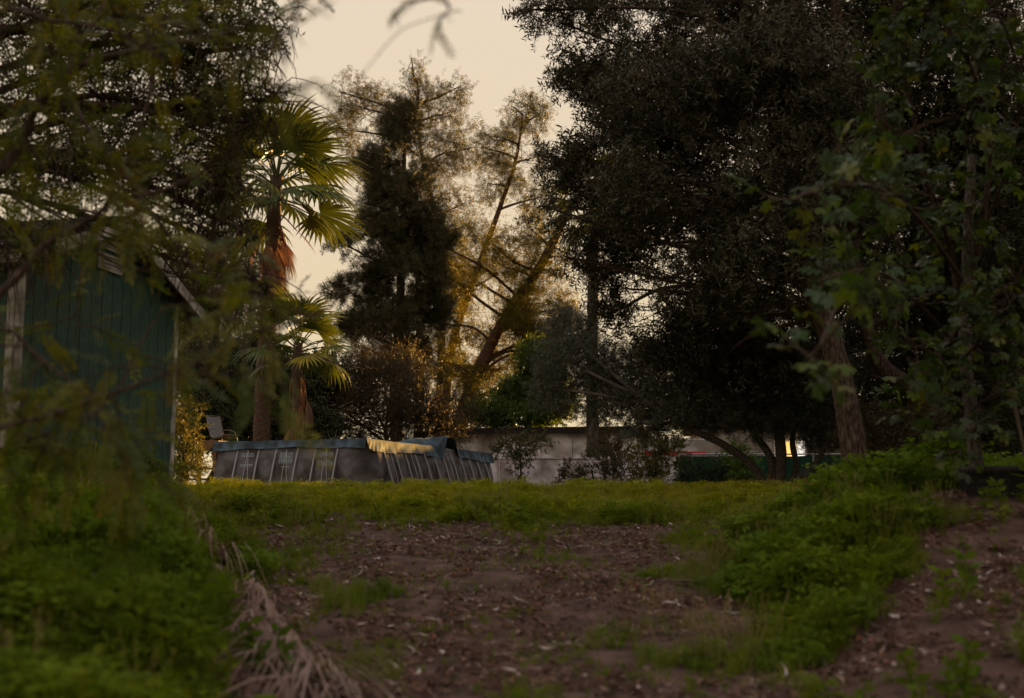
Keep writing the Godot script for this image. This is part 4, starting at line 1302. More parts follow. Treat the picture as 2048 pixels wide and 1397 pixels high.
func build_olive() -> void:
	var lb: Array = [
		[Vector3(1.27, 4.6, -26), Vector3(0.75, 0.6, 1.1)],
		[Vector3(0.81, 4.1, -26), Vector3(0.4, 0.4, 0.8)],
		[Vector3(1.73, 3.85, -25.5), Vector3(0.78, 0.44, 1)],
		[Vector3(2.27, 4.5, -26), Vector3(0.9, 0.5, 1.2)],
		[Vector3(2.56, 3.71, -25), Vector3(0.77, 0.38, 1)],
		[Vector3(3.17, 3.57, -24.5), Vector3(0.75, 0.36, 1)],
		[Vector3(3.85, 3.53, -24), Vector3(0.74, 0.35, 1)],
		[Vector3(4.59, 3.44, -24), Vector3(0.65, 0.3, 1)],
		[Vector3(5.24, 3.58, -24), Vector3(0.55, 0.35, 1)],
		[Vector3(5.7, 3.72, -24), Vector3(0.51, 0.42, 1)],
		[Vector3(3.25, 4.39, -25), Vector3(0.96, 0.48, 1.2)],
		[Vector3(4.41, 4.29, -25), Vector3(0.96, 0.48, 1.2)],
		[Vector3(5.38, 4.39, -25), Vector3(0.87, 0.48, 1.2)],
		[Vector3(2.46, 3.15, -24.5), Vector3(0.38, 0.14, 0.6)],
		[Vector3(1.22, 5.45, -27), Vector3(0.52, 0.42, 0.9)],
		[Vector3(5.8, 3.1, -24.5), Vector3(0.38, 0.28, 0.7)]]
	var small := [spray(24, 0.34, 0.058, 0.013, 1.0, 0.15), spray(22, 0.30, 0.055, 0.013, 1.0, 0.35), spray(26, 0.38, 0.06, 0.013, 1.0, 0.5)]
	var t := thing("olive_tree", "spreading grey-green olive with several low trunks on the bank", "tree", Vector3(4.75, 2.05, -24.0))
	var all := []
	for p in [
		[[Vector3(0, -0.1, 0), Vector3(-0.35, 0.45, 0.05), Vector3(-0.9, 0.85, 0.1), Vector3(-1.5, 1.15, 0.0), Vector3(-2.3, 1.7, -0.2)], 0.10],
		[[Vector3(0.05, -0.1, -0.1), Vector3(0.05, 0.55, -0.1), Vector3(-0.2, 1.0, -0.2), Vector3(-0.5, 1.5, -0.3), Vector3(-1.2, 2.3, -0.5)], 0.09],
		[[Vector3(0.12, -0.1, 0), Vector3(0.2, 0.5, 0.05), Vector3(0.15, 1.1, 0.1), Vector3(0.0, 1.7, 0.1), Vector3(-0.1, 2.6, 0.0)], 0.12],
		[[Vector3(0.25, -0.1, -0.1), Vector3(0.5, 0.4, -0.1), Vector3(0.45, 0.9, -0.1), Vector3(0.6, 1.5, -0.2), Vector3(0.9, 2.2, -0.4)], 0.07],
		[[Vector3(0.35, -0.1, 0.1), Vector3(0.75, 0.4, 0.1), Vector3(1.1, 0.95, 0.1), Vector3(1.25, 1.5, 0.0), Vector3(1.5, 2.1, -0.1)], 0.06],
	]:
		all.append_array(stem(t, "trunk", p[0], p[1], p[1] * 0.45, M.bark_grey, 1.5, 0.1))
	branches(t, all, lb, 0.045, M.bark_grey, 9, 0.0)
	fill(t, lb, 9500, small, M.leaf_thick, Color(0.06, 0.068, 0.05), Color(0.10, 0.11, 0.08), Vector2(0.8, 1.3), -0.25, 12.0, 0.15)
	# pale cut stump at its foot
	var s := Shape.new()
	var path := curve([Vector3(0, -0.1, 0), Vector3(0.01, 0.15, 0), Vector3(0.03, 0.30, 0)], 4)
	s.tube(path, taper(path.size(), 0.09, 0.075), 12)
	tag(part("cut_stump", s.done(), M.bark_pale, self, Transform3D(Basis(), Vector3(4.68, 2.05, -23.6))), "short pale cut stump at the olive's foot", "stump")
	var p2 := thing("drain_pipe", "fat black corrugated pipe lying on the weedy bank by the olive", "pipe", Vector3(5.25, 2.26, -22.6), 0.5)
	s = Shape.new()
	var pp := curve([Vector3(-0.35, -0.06, 0.1), Vector3(-0.2, 0.08, 0.05), Vector3(0.1, 0.13, 0), Vector3(0.6, 0.12, -0.1), Vector3(1.1, 0.1, -0.1)], 14)
	var rr := []
	for k in pp.size(): rr.append(0.085 + 0.008 * (k % 2))
	s.tube(pp, rr, 12, Color.WHITE, false)
	part("corrugated_tube", s.done(), M.pipe, p2)

func build_big_trees() -> void:
	var lf := [spray(18, 0.42, 0.10, 0.024, 1.0, 0.15), spray(16, 0.36, 0.095, 0.026, 1.0, 0.4), spray(20, 0.46, 0.10, 0.024, 0.9, 0.25)]
	var lb: Array = [
		[Vector3(1.2, 10.08, -22), Vector3(0.47, 0.51, 1)],
		[Vector3(1.67, 9.62, -22.5), Vector3(0.69, 0.69, 1.4)],
		[Vector3(1.11, 9.35, -22), Vector3(0.38, 0.3, 0.8)],
		[Vector3(1.91, 8.63, -22.3), Vector3(0.69, 0.6, 1.3)],
		[Vector3(1.53, 7.64, -22), Vector3(0.68, 0.47, 1.2)],
		[Vector3(0.91, 7.67, -21.8), Vector3(0.38, 0.25, 0.7)],
		[Vector3(1.34, 6.79, -21.8), Vector3(0.67, 0.5, 1.2)],
		[Vector3(0.73, 6.72, -21.5), Vector3(0.37, 0.33, 0.7)],
		[Vector3(1.77, 6.13, -22), Vector3(0.72, 0.55, 1.3)],
		[Vector3(1.16, 5.92, -21.8), Vector3(0.38, 0.34, 0.8)],
		[Vector3(2.28, 5.43, -22), Vector3(0.68, 0.51, 1.3)],
		[Vector3(1.89, 5.17, -22.5), Vector3(0.43, 0.3, 0.9)],
		[Vector3(2.81, 10.27, -23), Vector3(0.97, 0.84, 1.8)],
		[Vector3(2.88, 8.57, -23), Vector3(0.97, 0.97, 1.8)],
		[Vector3(2.95, 6.98, -23), Vector3(0.97, 0.88, 1.8)],
		[Vector3(3.2, 4.99, -22.5), Vector3(0.87, 0.61, 1.5)],
		[Vector3(4.1, 10.18, -23), Vector3(0.97, 0.88, 1.8)],
		[Vector3(4.15, 8.38, -23), Vector3(0.97, 0.97, 1.8)],
		[Vector3(4.21, 6.71, -23), Vector3(0.97, 0.88, 1.8)],
		[Vector3(4.34, 4.97, -23), Vector3(0.97, 0.71, 1.6)],
		[Vector3(5.27, 9.9, -22.5), Vector3(0.87, 0.87, 1.8)],
		[Vector3(5.31, 8.14, -22.5), Vector3(0.95, 0.95, 1.8)],
		[Vector3(5.56, 6.61, -23), Vector3(0.97, 0.88, 1.8)],
		[Vector3(5.72, 5.14, -23.5), Vector3(0.99, 0.72, 1.6)],
		[Vector3(1.82, 11.62, -23), Vector3(0.97, 0.71, 1.8)],
		[Vector3(3.49, 11.91, -23), Vector3(1.24, 0.8, 2)],
		[Vector3(5.34, 11.91, -23), Vector3(1.24, 0.8, 2)],
		[Vector3(0.49, 10.45, -22), Vector3(0.25, 0.25, 0.6)],
		[Vector3(7.19, 11.62, -23), Vector3(1.24, 1.06, 2)],
		[Vector3(2.73, 4.61, -23), Vector3(0.53, 0.35, 1)],
		[Vector3(2.2, 8.31, -20), Vector3(0.69, 0.69, 1.2)],
		[Vector3(2.1, 6.68, -20), Vector3(0.69, 0.69, 1.2)],
		[Vector3(3.07, 8.15, -19.5), Vector3(0.75, 0.75, 1.2)],
		[Vector3(3.04, 6.4, -19.5), Vector3(0.75, 0.68, 1.2)],
		[Vector3(3.91, 8.21, -19), Vector3(0.66, 0.73, 1.2)],
		[Vector3(3.94, 6.74, -19), Vector3(0.66, 0.73, 1.2)],
		[Vector3(3.88, 5.41, -18.5), Vector3(0.57, 0.43, 0.9)],
		[Vector3(4.68, 7.81, -18.5), Vector3(0.64, 0.78, 1.2)],
		[Vector3(4.63, 6.3, -18.5), Vector3(0.57, 0.57, 1)],
		[Vector3(3.38, 5.06, -19), Vector3(0.58, 0.44, 1)],
		[Vector3(2.78, 5.24, -20), Vector3(0.62, 0.46, 1)],
		[Vector3(3.7, 4.25, -23), Vector3(0.8, 0.4, 1.2)],
		[Vector3(4.76, 4.2, -22.5), Vector3(0.69, 0.35, 1.2)]]
	var r := tree_of("evergreen_tree", "huge dark evergreen with smooth leaning trunk and dense small leaves", Vector3(5.0, 2.1, -19.0), [Vector3(0.05, -0.3, 0), Vector3(-0.05, 1.0, -0.1), Vector3(-0.25, 2.2, -0.3), Vector3(-0.5, 3.3, -0.8), Vector3(-0.45, 4.6, -1.8), Vector3(-0.1, 6.4, -2.6), Vector3(0.0, 9.5, -3.0)], 0.205, 0.10, M.bark_pale)
	var p2 := stem(r[0], "trunk", [Vector3(-0.48, 3.9, -1.2), Vector3(0.1, 5.2, -2.0), Vector3(0.55, 7.0, -2.4), Vector3(0.6, 9.5, -2.6)], 0.15, 0.09, M.bark_pale, 1.0)
	var all: Array = r[1].duplicate()
	all.append_array(p2)
	branches(r[0], all, lb, 0.042, M.bark, 10, 0.25)
	fill(r[0], lb, 31000, lf, M.leaf_thick, Color(0.022, 0.025, 0.014), Color(0.065, 0.06, 0.032), Vector2(0.6, 1.4), -0.05, 8.0, 0.2, 0.55)
	lb = [
		[Vector3(6.86, 10.25, -24), Vector3(1.2, 1.2, 2)],
		[Vector3(7.27, 8.46, -25), Vector3(1.25, 1.25, 2)],
		[Vector3(7.59, 6.75, -26), Vector3(1.2, 1.1, 2)],
		[Vector3(8.39, 10.15, -24), Vector3(1.2, 1.2, 2)],
		[Vector3(8.84, 8.36, -25), Vector3(1.25, 1.25, 2)],
		[Vector3(9.21, 6.54, -26), Vector3(1.3, 1.1, 2)],
		[Vector3(8.03, 5.24, -27), Vector3(1.25, 0.83, 1.8)],
		[Vector3(9.47, 4.82, -27), Vector3(1.25, 0.93, 1.8)],
		[Vector3(9.77, 9.16, -24), Vector3(1.2, 1.85, 2)],
		[Vector3(9.9, 6.07, -24), Vector3(1.11, 1.38, 2)],
		[Vector3(8.6, 3.98, -27), Vector3(1.25, 0.73, 1.6)],
		[Vector3(9.77, 3.39, -26), Vector3(1.1, 0.8, 1.6)],
		[Vector3(6.8, 4.5, -26), Vector3(0.7, 0.5, 1.4)],
		[Vector3(8.95, 12.06, -24), Vector3(1.38, 1.02, 2)]]
	r = tree_of("shade_tree", "dark shade tree with slanting trunk behind the potted plant", Vector3(7.9, 2.0, -22.0), [Vector3(0.0, -0.1, 0), Vector3(-0.5, 0.8, 0), Vector3(-1.1, 1.7, 0), Vector3(-1.7, 2.4, -0.1), Vector3(-1.9, 4.5, -0.4), Vector3(-1.4, 7.5, -0.6)], 0.20, 0.09, M.bark)
	branches(r[0], r[1], lb, 0.07, M.bark, 9, 0.3)
	fill(r[0], lb, 15000, lf, M.leaf_thick, Color(0.035, 0.04, 0.02), Color(0.065, 0.065, 0.03), Vector2(0.9, 1.35), -0.28, 9.0, 0.2)
	lb = [[Vector3(10.6, 3.3, -40.8), Vector3(1.2, 1.88, 1)], [Vector3(11.8, 3.4, -41.2), Vector3(1.2, 1.98, 1.1)], [Vector3(13, 3.4, -42), Vector3(1.3, 2.08, 1.1)], [Vector3(14.2, 3.5, -43), Vector3(1.3, 2.08, 1.1)], [Vector3(15.4, 3.6, -44), Vector3(1.3, 2.08, 1.1)], [Vector3(16.6, 3.6, -45), Vector3(1.3, 2.18, 1.1)], [Vector3(17.8, 3.7, -46.2), Vector3(1.3, 2.18, 1.1)], [Vector3(16.2, 3.9, -41.6), Vector3(1.4, 2.18, 1.1)], [Vector3(16.6, 4.1, -43.2), Vector3(1.4, 2.28, 1.1)], [Vector3(17, 4, -44.6), Vector3(1.4, 2.28, 1.1)], [Vector3(15.6, 3.8, -40.4), Vector3(1.3, 2.08, 1)]]  # hedge added to keep low sun off the pool wall
	r = tree_of("added_hedge", "tall hedge added beyond the green fence to shade the pool", Vector3(14.0, 1.9, -43.0), [Vector3(0, 0, 0), Vector3(0, 1.0, 0), Vector3(0.1, 2.0, 0)], 0.08, 0.03, M.bark, "hedge")
	branches(r[0], r[1], lb, 0.03, M.bark, 6, 0.0)
	fill(r[0], lb, 10500, lf, M.leaf_thick, Color(0.05, 0.06, 0.03), Color(0.09, 0.09, 0.045), Vector2(1.0, 1.5), -0.8, 9.0, 0.2)
	lb = [
		[Vector3(6.16, 2.83, -21.5), Vector3(0.5, 0.41, 0.8)],
		[Vector3(6.74, 2.75, -21.5), Vector3(0.5, 0.41, 0.8)],
		[Vector3(6.16, 3.1, -23), Vector3(0.44, 0.35, 0.8)],
		[Vector3(7.41, 3.06, -22.5), Vector3(0.43, 0.52, 0.8)]]
	var tw := [spray(12, 0.4, 0.05, 0.022, 1.0, 0.3)]
	r = tree_of("bare_thicket", "dark twiggy thicket under the big tree beside the green fence", Vector3(6.6, 2.1, -21.5), [Vector3(0, 0, 0), Vector3(0, 0.4, 0), Vector3(0.1, 0.9, 0)], 0.06, 0.03, M.bark, "bush")
	branches(r[0], r[1], lb, 0.02, M.bark, 26, 0.0)
	fill(r[0], lb, 1500, tw, M.leaf_thick, Color(0.04, 0.04, 0.022), Color(0.07, 0.055, 0.03), Vector2(0.8, 1.3), -0.2, 20.0)
	# a row of trees added along the drive, outside the picture, that keeps the low sun off it
	for e in [
		[Vector3(8.5, 1.7, -9.3), [[Vector3(8.6, 2.6, -10.5), Vector3(1.5, 1.6, 1.8)], [Vector3(8.6, 4.6, -11), Vector3(1.5, 1.6, 1.8)], [Vector3(8.4, 3, -7.5), Vector3(1.5, 1.8, 1.6)], [Vector3(8.6, 6.6, -9.5), Vector3(1.5, 1.5, 1.8)]]],
		[Vector3(9.3, 1.7, -13.7), [[Vector3(9.2, 2.8, -14), Vector3(1.6, 1.7, 1.8)], [Vector3(9.5, 4.8, -14), Vector3(1.6, 1.7, 1.8)], [Vector3(9.5, 6.6, -13), Vector3(1.8, 1.4, 2.2)]]],
		[Vector3(10.2, 1.7, -18.2), [[Vector3(10, 3, -17.5), Vector3(1.6, 1.8, 1.8)], [Vector3(10, 5, -17), Vector3(1.6, 1.8, 1.8)], [Vector3(10, 6.5, -19.5), Vector3(1.6, 1.8, 1.8)], [Vector3(10.5, 4.4, -19.8), Vector3(1.5, 1.6, 1.6)]]],
		[Vector3(11.3, 1.7, -22), [[Vector3(11, 3.2, -21), Vector3(1.6, 2, 1.8)], [Vector3(11.5, 6, -23), Vector3(1.6, 2, 1.8)]]]
	]:
		r = tree_of("added_bank_tree", "bushy tree added out of view on the bank to shade the drive", e[0], [Vector3(0, -0.2, 0), Vector3(0.1, 2, 0), Vector3(0, 3.5, 0), Vector3(0.1, 5, 0)], 0.16, 0.06, M.bark, "tree", "row of added shade trees on the bank")
		branches(r[0], r[1], e[1], 0.05, M.bark, 6, 0.1)
		fill(r[0], e[1], 850 * e[1].size(), lf, M.leaf_thick, Color(0.04, 0.05, 0.022), Color(0.07, 0.07, 0.03), Vector2(1.0, 1.5), -0.6, 8.0, 0.2)

func build_shade_row() -> void:
	var lf := [spray(20, 0.5, 0.12, 0.034, 1.0, 0.2)]
	for k in 8:  # trees added at the right edge to keep sun off the evergreen
		var x := 20.5 + 0.9 * (k % 2) + 0.06 * k
		var z := -40.0 - 3.1 * k
		var lb := []
		for y in [4.0, 7.8, 11.4, 14.5]:
			lb.append([Vector3(x, y, z), Vector3(2.2, 2.3, 1.9)])
		var r := tree_of("added_shade_tree", "dense tall tree added beyond the grey house to shade the big tree", Vector3(x, 1.9, z), [Vector3(0, -0.2, 0), Vector3(0.1, 4, 0), Vector3(0, 8, 0), Vector3(0.1, 12, 0)], 0.2, 0.06, M.bark, "tree", "row of added shade trees beyond the grey house")
		branches(r[0], r[1], lb, 0.06, M.bark, 5, 0.1)
		fill(r[0], lb, 1900, lf, M.leaf_thick, Color(0.04, 0.05, 0.022), Color(0.06, 0.065, 0.028), Vector2(1.3, 2.0), -0.7, 8.0, 0.2)

func build_left_trees() -> void:
	# weeping tree: thin drooping twigs before the sky
	var lb: Array = [
		[Vector3(-4.44, 6.03, -11.5), Vector3(0.49, 0.4, 0.9)],
		[Vector3(-3.96, 6.17, -12), Vector3(0.51, 0.42, 0.9)],
		[Vector3(-3.33, 6.17, -12), Vector3(0.46, 0.37, 0.9)],
		[Vector3(-2.8, 6.02, -12), Vector3(0.37, 0.35, 0.8)],
		[Vector3(-2.47, 6.22, -12), Vector3(0.28, 0.28, 0.6)],
		[Vector3(-4.31, 5.27, -11.5), Vector3(0.44, 0.35, 0.9)],
		[Vector3(-3.83, 5.43, -12), Vector3(0.51, 0.37, 0.9)],
		[Vector3(-3.21, 5.43, -12), Vector3(0.46, 0.37, 0.9)],
		[Vector3(-2.73, 5.33, -12), Vector3(0.32, 0.32, 0.7)],
		[Vector3(-2.5, 5.69, -12.5), Vector3(0.22, 0.22, 0.5)],
		[Vector3(-4.06, 4.57, -11), Vector3(0.38, 0.23, 0.8)],
		[Vector3(-4.05, 3.89, -10.5), Vector3(0.28, 0.16, 0.5)],
		[Vector3(-3.61, 4.76, -11.5), Vector3(0.44, 0.24, 0.8)],
		[Vector3(-3.19, 4.8, -12), Vector3(0.42, 0.3, 0.8)],
		[Vector3(-2.76, 4.7, -12), Vector3(0.28, 0.28, 0.6)],
		[Vector3(-2.56, 4.26, -12), Vector3(0.18, 0.21, 0.5)],
		[Vector3(-2.98, 4.22, -12), Vector3(0.25, 0.18, 0.6)],
		[Vector3(-3.5, 6.83, -12), Vector3(0.92, 0.37, 1.2)],
		[Vector3(-4.56, 6.83, -12), Vector3(0.69, 0.37, 1.2)],
		[Vector3(-2.45, 3.79, -12), Vector3(0.16, 0.12, 0.4)]]
	var r := tree_of("weeping_tree", "weeping tree with thin drooping twigs hanging over the shed", Vector3(-6.6, 2.0, -11.0), [Vector3(0, -0.3, 0), Vector3(0.3, 1.8, -0.2), Vector3(0.9, 3.4, -0.4), Vector3(1.6, 4.8, -0.6), Vector3(2.4, 6.2, -0.8)], 0.24, 0.08, M.bark)
	branches(r[0], r[1], lb, 0.045, M.bark, 15, 0.35, 0.1)
	var tw := Shape.new()
	for l in lb:
		var ctr: Vector3 = l[0] - r[0].position
		for _k in 34:
			var a: Vector3 = ctr + ball() * l[1] * rnd(0.3, 1.0)
			var pts := [a]
			var dirn := (ball() + Vector3(0, -0.2, 0)).normalized()
			for q in 5:
				dirn = (dirn + ball() * 0.35 + Vector3(0, -0.42, 0)).normalized()
				a += dirn * rnd(0.10, 0.2)
				pts.append(a)
			tw.tube(pts, [0.008, 0.007, 0.006, 0.005, 0.004, 0.002], 3)
	part("twigs", tw.done(), M.bark, r[0]).set_meta("kind", "stuff")
	var lf := [spray(11, 0.26, 0.05, 0.017, 1.0, 0.4), spray(13, 0.30, 0.055, 0.016, 1.0, 0.6)]
	fill(r[0], lb, 6200, lf, M.leaf, Color(0.065, 0.078, 0.02), Color(0.085, 0.09, 0.022), Vector2(0.8, 1.3), -0.05, 16.0, 0.4)
	# the near tree: limbs reach into the picture, leaves of paired leaflets
	var t := thing("feather_leaved_tree", "feather-leaved tree with dark limbs hanging across the shed and weeds", "tree", Vector3(-4.3, 0.9, -5.6))
	stem(t, "trunk", [Vector3(0, -0.2, 0), Vector3(0.1, 1.0, 0), Vector3(0.0, 2.2, 0.1), Vector3(-0.1, 3.6, 0.2), Vector3(0.0, 5.0, 0.2)], 0.2, 0.1, M.bark)
	var tips := []
	for e in [
		[[Vector3(-4.16, 2.63, -6.2), Vector3(-3.17, 3.01, -6.6), Vector3(-2.79, 3.54, -7), Vector3(-2.65, 3.85, -7), Vector3(-2.53, 4, -7), Vector3(-2.5, 4.26, -7.2), Vector3(-2.36, 4.73, -7.4)], 0.036, 14, 0.4, 1, 1],
		[[Vector3(-2.65, 3.85, -7), Vector3(-2.41, 4.09, -7), Vector3(-2.13, 4.13, -6.9), Vector3(-1.85, 4.14, -6.8), Vector3(-1.44, 4.1, -6.5)], 0.022, 12, 0.2, 1, 1],
		[[Vector3(-3.52, 2.18, -5.6), Vector3(-2.67, 2.46, -6), Vector3(-2.44, 2.7, -6.2), Vector3(-2.31, 2.92, -6.3), Vector3(-2.09, 3.05, -6.3), Vector3(-1.97, 3.15, -6.3), Vector3(-1.77, 3.19, -6.3), Vector3(-1.53, 3.25, -6.2)], 0.024, 14, 0.35, 1, 1],
		[[Vector3(-2.52, 4.01, -7), Vector3(-2.25, 3.61, -6.8), Vector3(-2.08, 3.41, -6.8), Vector3(-1.92, 3.19, -6.8), Vector3(-1.8, 3.03, -6.9), Vector3(-1.63, 2.83, -6.9), Vector3(-1.48, 2.76, -7)], 0.016, 10, 0.3, 1, 1],
		[[Vector3(-2.18, 4.49, -7.5), Vector3(-2.13, 4.08, -7.4), Vector3(-2.23, 3.63, -7.3), Vector3(-2.33, 3.29, -7.2), Vector3(-2.43, 2.91, -7.2), Vector3(-2.44, 2.57, -7.2)], 0.014, 9, 0.3, 1, 1],
		[[Vector3(-2.9, 1.65, -4.4), Vector3(-2.16, 1.84, -4.8), Vector3(-1.95, 1.94, -5), Vector3(-1.72, 2, -5), Vector3(-1.45, 2.1, -5), Vector3(-1.21, 2.19, -5), Vector3(-0.94, 2.28, -4.8), Vector3(-0.76, 2.29, -4.6), Vector3(-0.59, 2.33, -4.4), Vector3(-0.48, 2.38, -4.3)], 0.011, 12, 0.22, 0.7, 1],
		[[Vector3(-2.83, 1.66, -5.6), Vector3(-2.41, 1.84, -5.8), Vector3(-2.29, 1.93, -6), Vector3(-2.07, 2, -6), Vector3(-1.92, 2.15, -6.2), Vector3(-1.82, 2.43, -6.3), Vector3(-1.73, 2.64, -6.4)], 0.012, 12, 0.25, 1, 1],
		[[Vector3(-2.61, 2.3, -5.5), Vector3(-2.23, 2.4, -5.6), Vector3(-2.09, 2.31, -5.6), Vector3(-1.98, 2.22, -5.6), Vector3(-1.85, 2.12, -5.6), Vector3(-1.73, 1.92, -5.6), Vector3(-1.67, 1.82, -5.7)], 0.01, 14, 0.2, 1, 1],
		[[Vector3(-3.5, 3.26, -5.8), Vector3(-1.97, 3.45, -4.8), Vector3(-1.37, 3.57, -4.4), Vector3(-0.78, 3.43, -4.2), Vector3(-0.22, 3.27, -4.1), Vector3(-0.36, 3.16, -4.05), Vector3(-0.47, 3.03, -4.05), Vector3(-0.54, 2.93, -4.05), Vector3(-0.64, 2.9, -4.05)], 0.003, 3, 0.47, 0.56, 0.4],
		[[Vector3(-0.56, 2.91, -3), Vector3(-0.54, 2.85, -3.1), Vector3(-0.57, 2.79, -3.2), Vector3(-0.59, 2.71, -3.2), Vector3(-0.63, 2.66, -3.2)], 0.004, 5, 0.3, 1, 0.5],
		[[Vector3(-3.44, 4, -6.5), Vector3(-2.63, 4.17, -6.4), Vector3(-2.3, 4.04, -6.2), Vector3(-1.96, 3.95, -6.1), Vector3(-1.66, 3.76, -6)], 0.016, 14, 0.3, 1, 1]
	]:
		var pts: Array = e[0].map(func(q): return q - t.position)
		var path := curve(pts, 6)
		var s := Shape.new()
		s.tube(path, taper(path.size(), e[1], e[1] * 0.3, 0.08), 8)
		var start: int = int(path.size() * e[3])
		for k in int(e[2]):
			var b: Vector3 = path[rng.randi_range(start, int((path.size() - 1) * e[4]))]
			var dirn := (ball() * Vector3(1, 0.8, 1) + Vector3(0, 0.1, 0)).normalized()
			var a := b
			var tp := [a]
			for q in 4:
				dirn = (dirn + ball() * 0.4 + Vector3(0, -0.1, 0)).normalized()
				a += dirn * rnd(0.05, 0.13) * e[5]
				tp.append(a)
				for _z in 2: tips.append([a, dirn, e[5]])
			s.tube(tp, [0.0055, 0.005, 0.004, 0.003, 0.002], 4)
		part("limb", s.done(), M.bark, t)
	var pm := [pinnate(7, 0.16, 0.042, 0.016), pinnate(6, 0.13, 0.038, 0.015), pinnate(8, 0.19, 0.042, 0.016)]
	var lm := []
	for c in [Color(0.11, 0.14, 0.02), Color(0.17, 0.17, 0.02), Color(0.075, 0.105, 0.025), Color(0.13, 0.09, 0.018)]:
		var m: StandardMaterial3D = M.leaf_thin.duplicate()
		m.albedo_color = c.linear_to_srgb(); lm.append(m)
	var order := range(tips.size())
	var xs := []
	var cs := PackedColorArray()
	var count := 0
	for k in order:
		var e: Array = tips[(k * 7919) % tips.size()]
		var dirn: Vector3 = (e[1] + ball() * 0.9 + Vector3(0, -0.15, 0)).normalized()
		var x := dirn.cross(Vector3.UP).normalized()
		var b := Basis(x, dirn, x.cross(dirn)).rotated(dirn, rnd(-0.7, 0.7))
		var xf := Transform3D(b * Basis.from_scale(Vector3.ONE * rnd(0.7, 1.15) * e[2]), e[0])
		if count < 290:
			part("leaf", pm[k % 3], lm[[0, 0, 1, 1, 2, 3][rng.randi() % 6]], t, xf)
		else:
			xs.append(xf); cs.append([Color(0.11, 0.14, 0.02), Color(0.17, 0.17, 0.02), Color(0.075, 0.105, 0.025)][rng.randi() % 3])
		count += 1
	if xs.size(): many("foliage", pm[0], M.leaf_thin, t, xs, cs).set_meta("kind", "stuff")

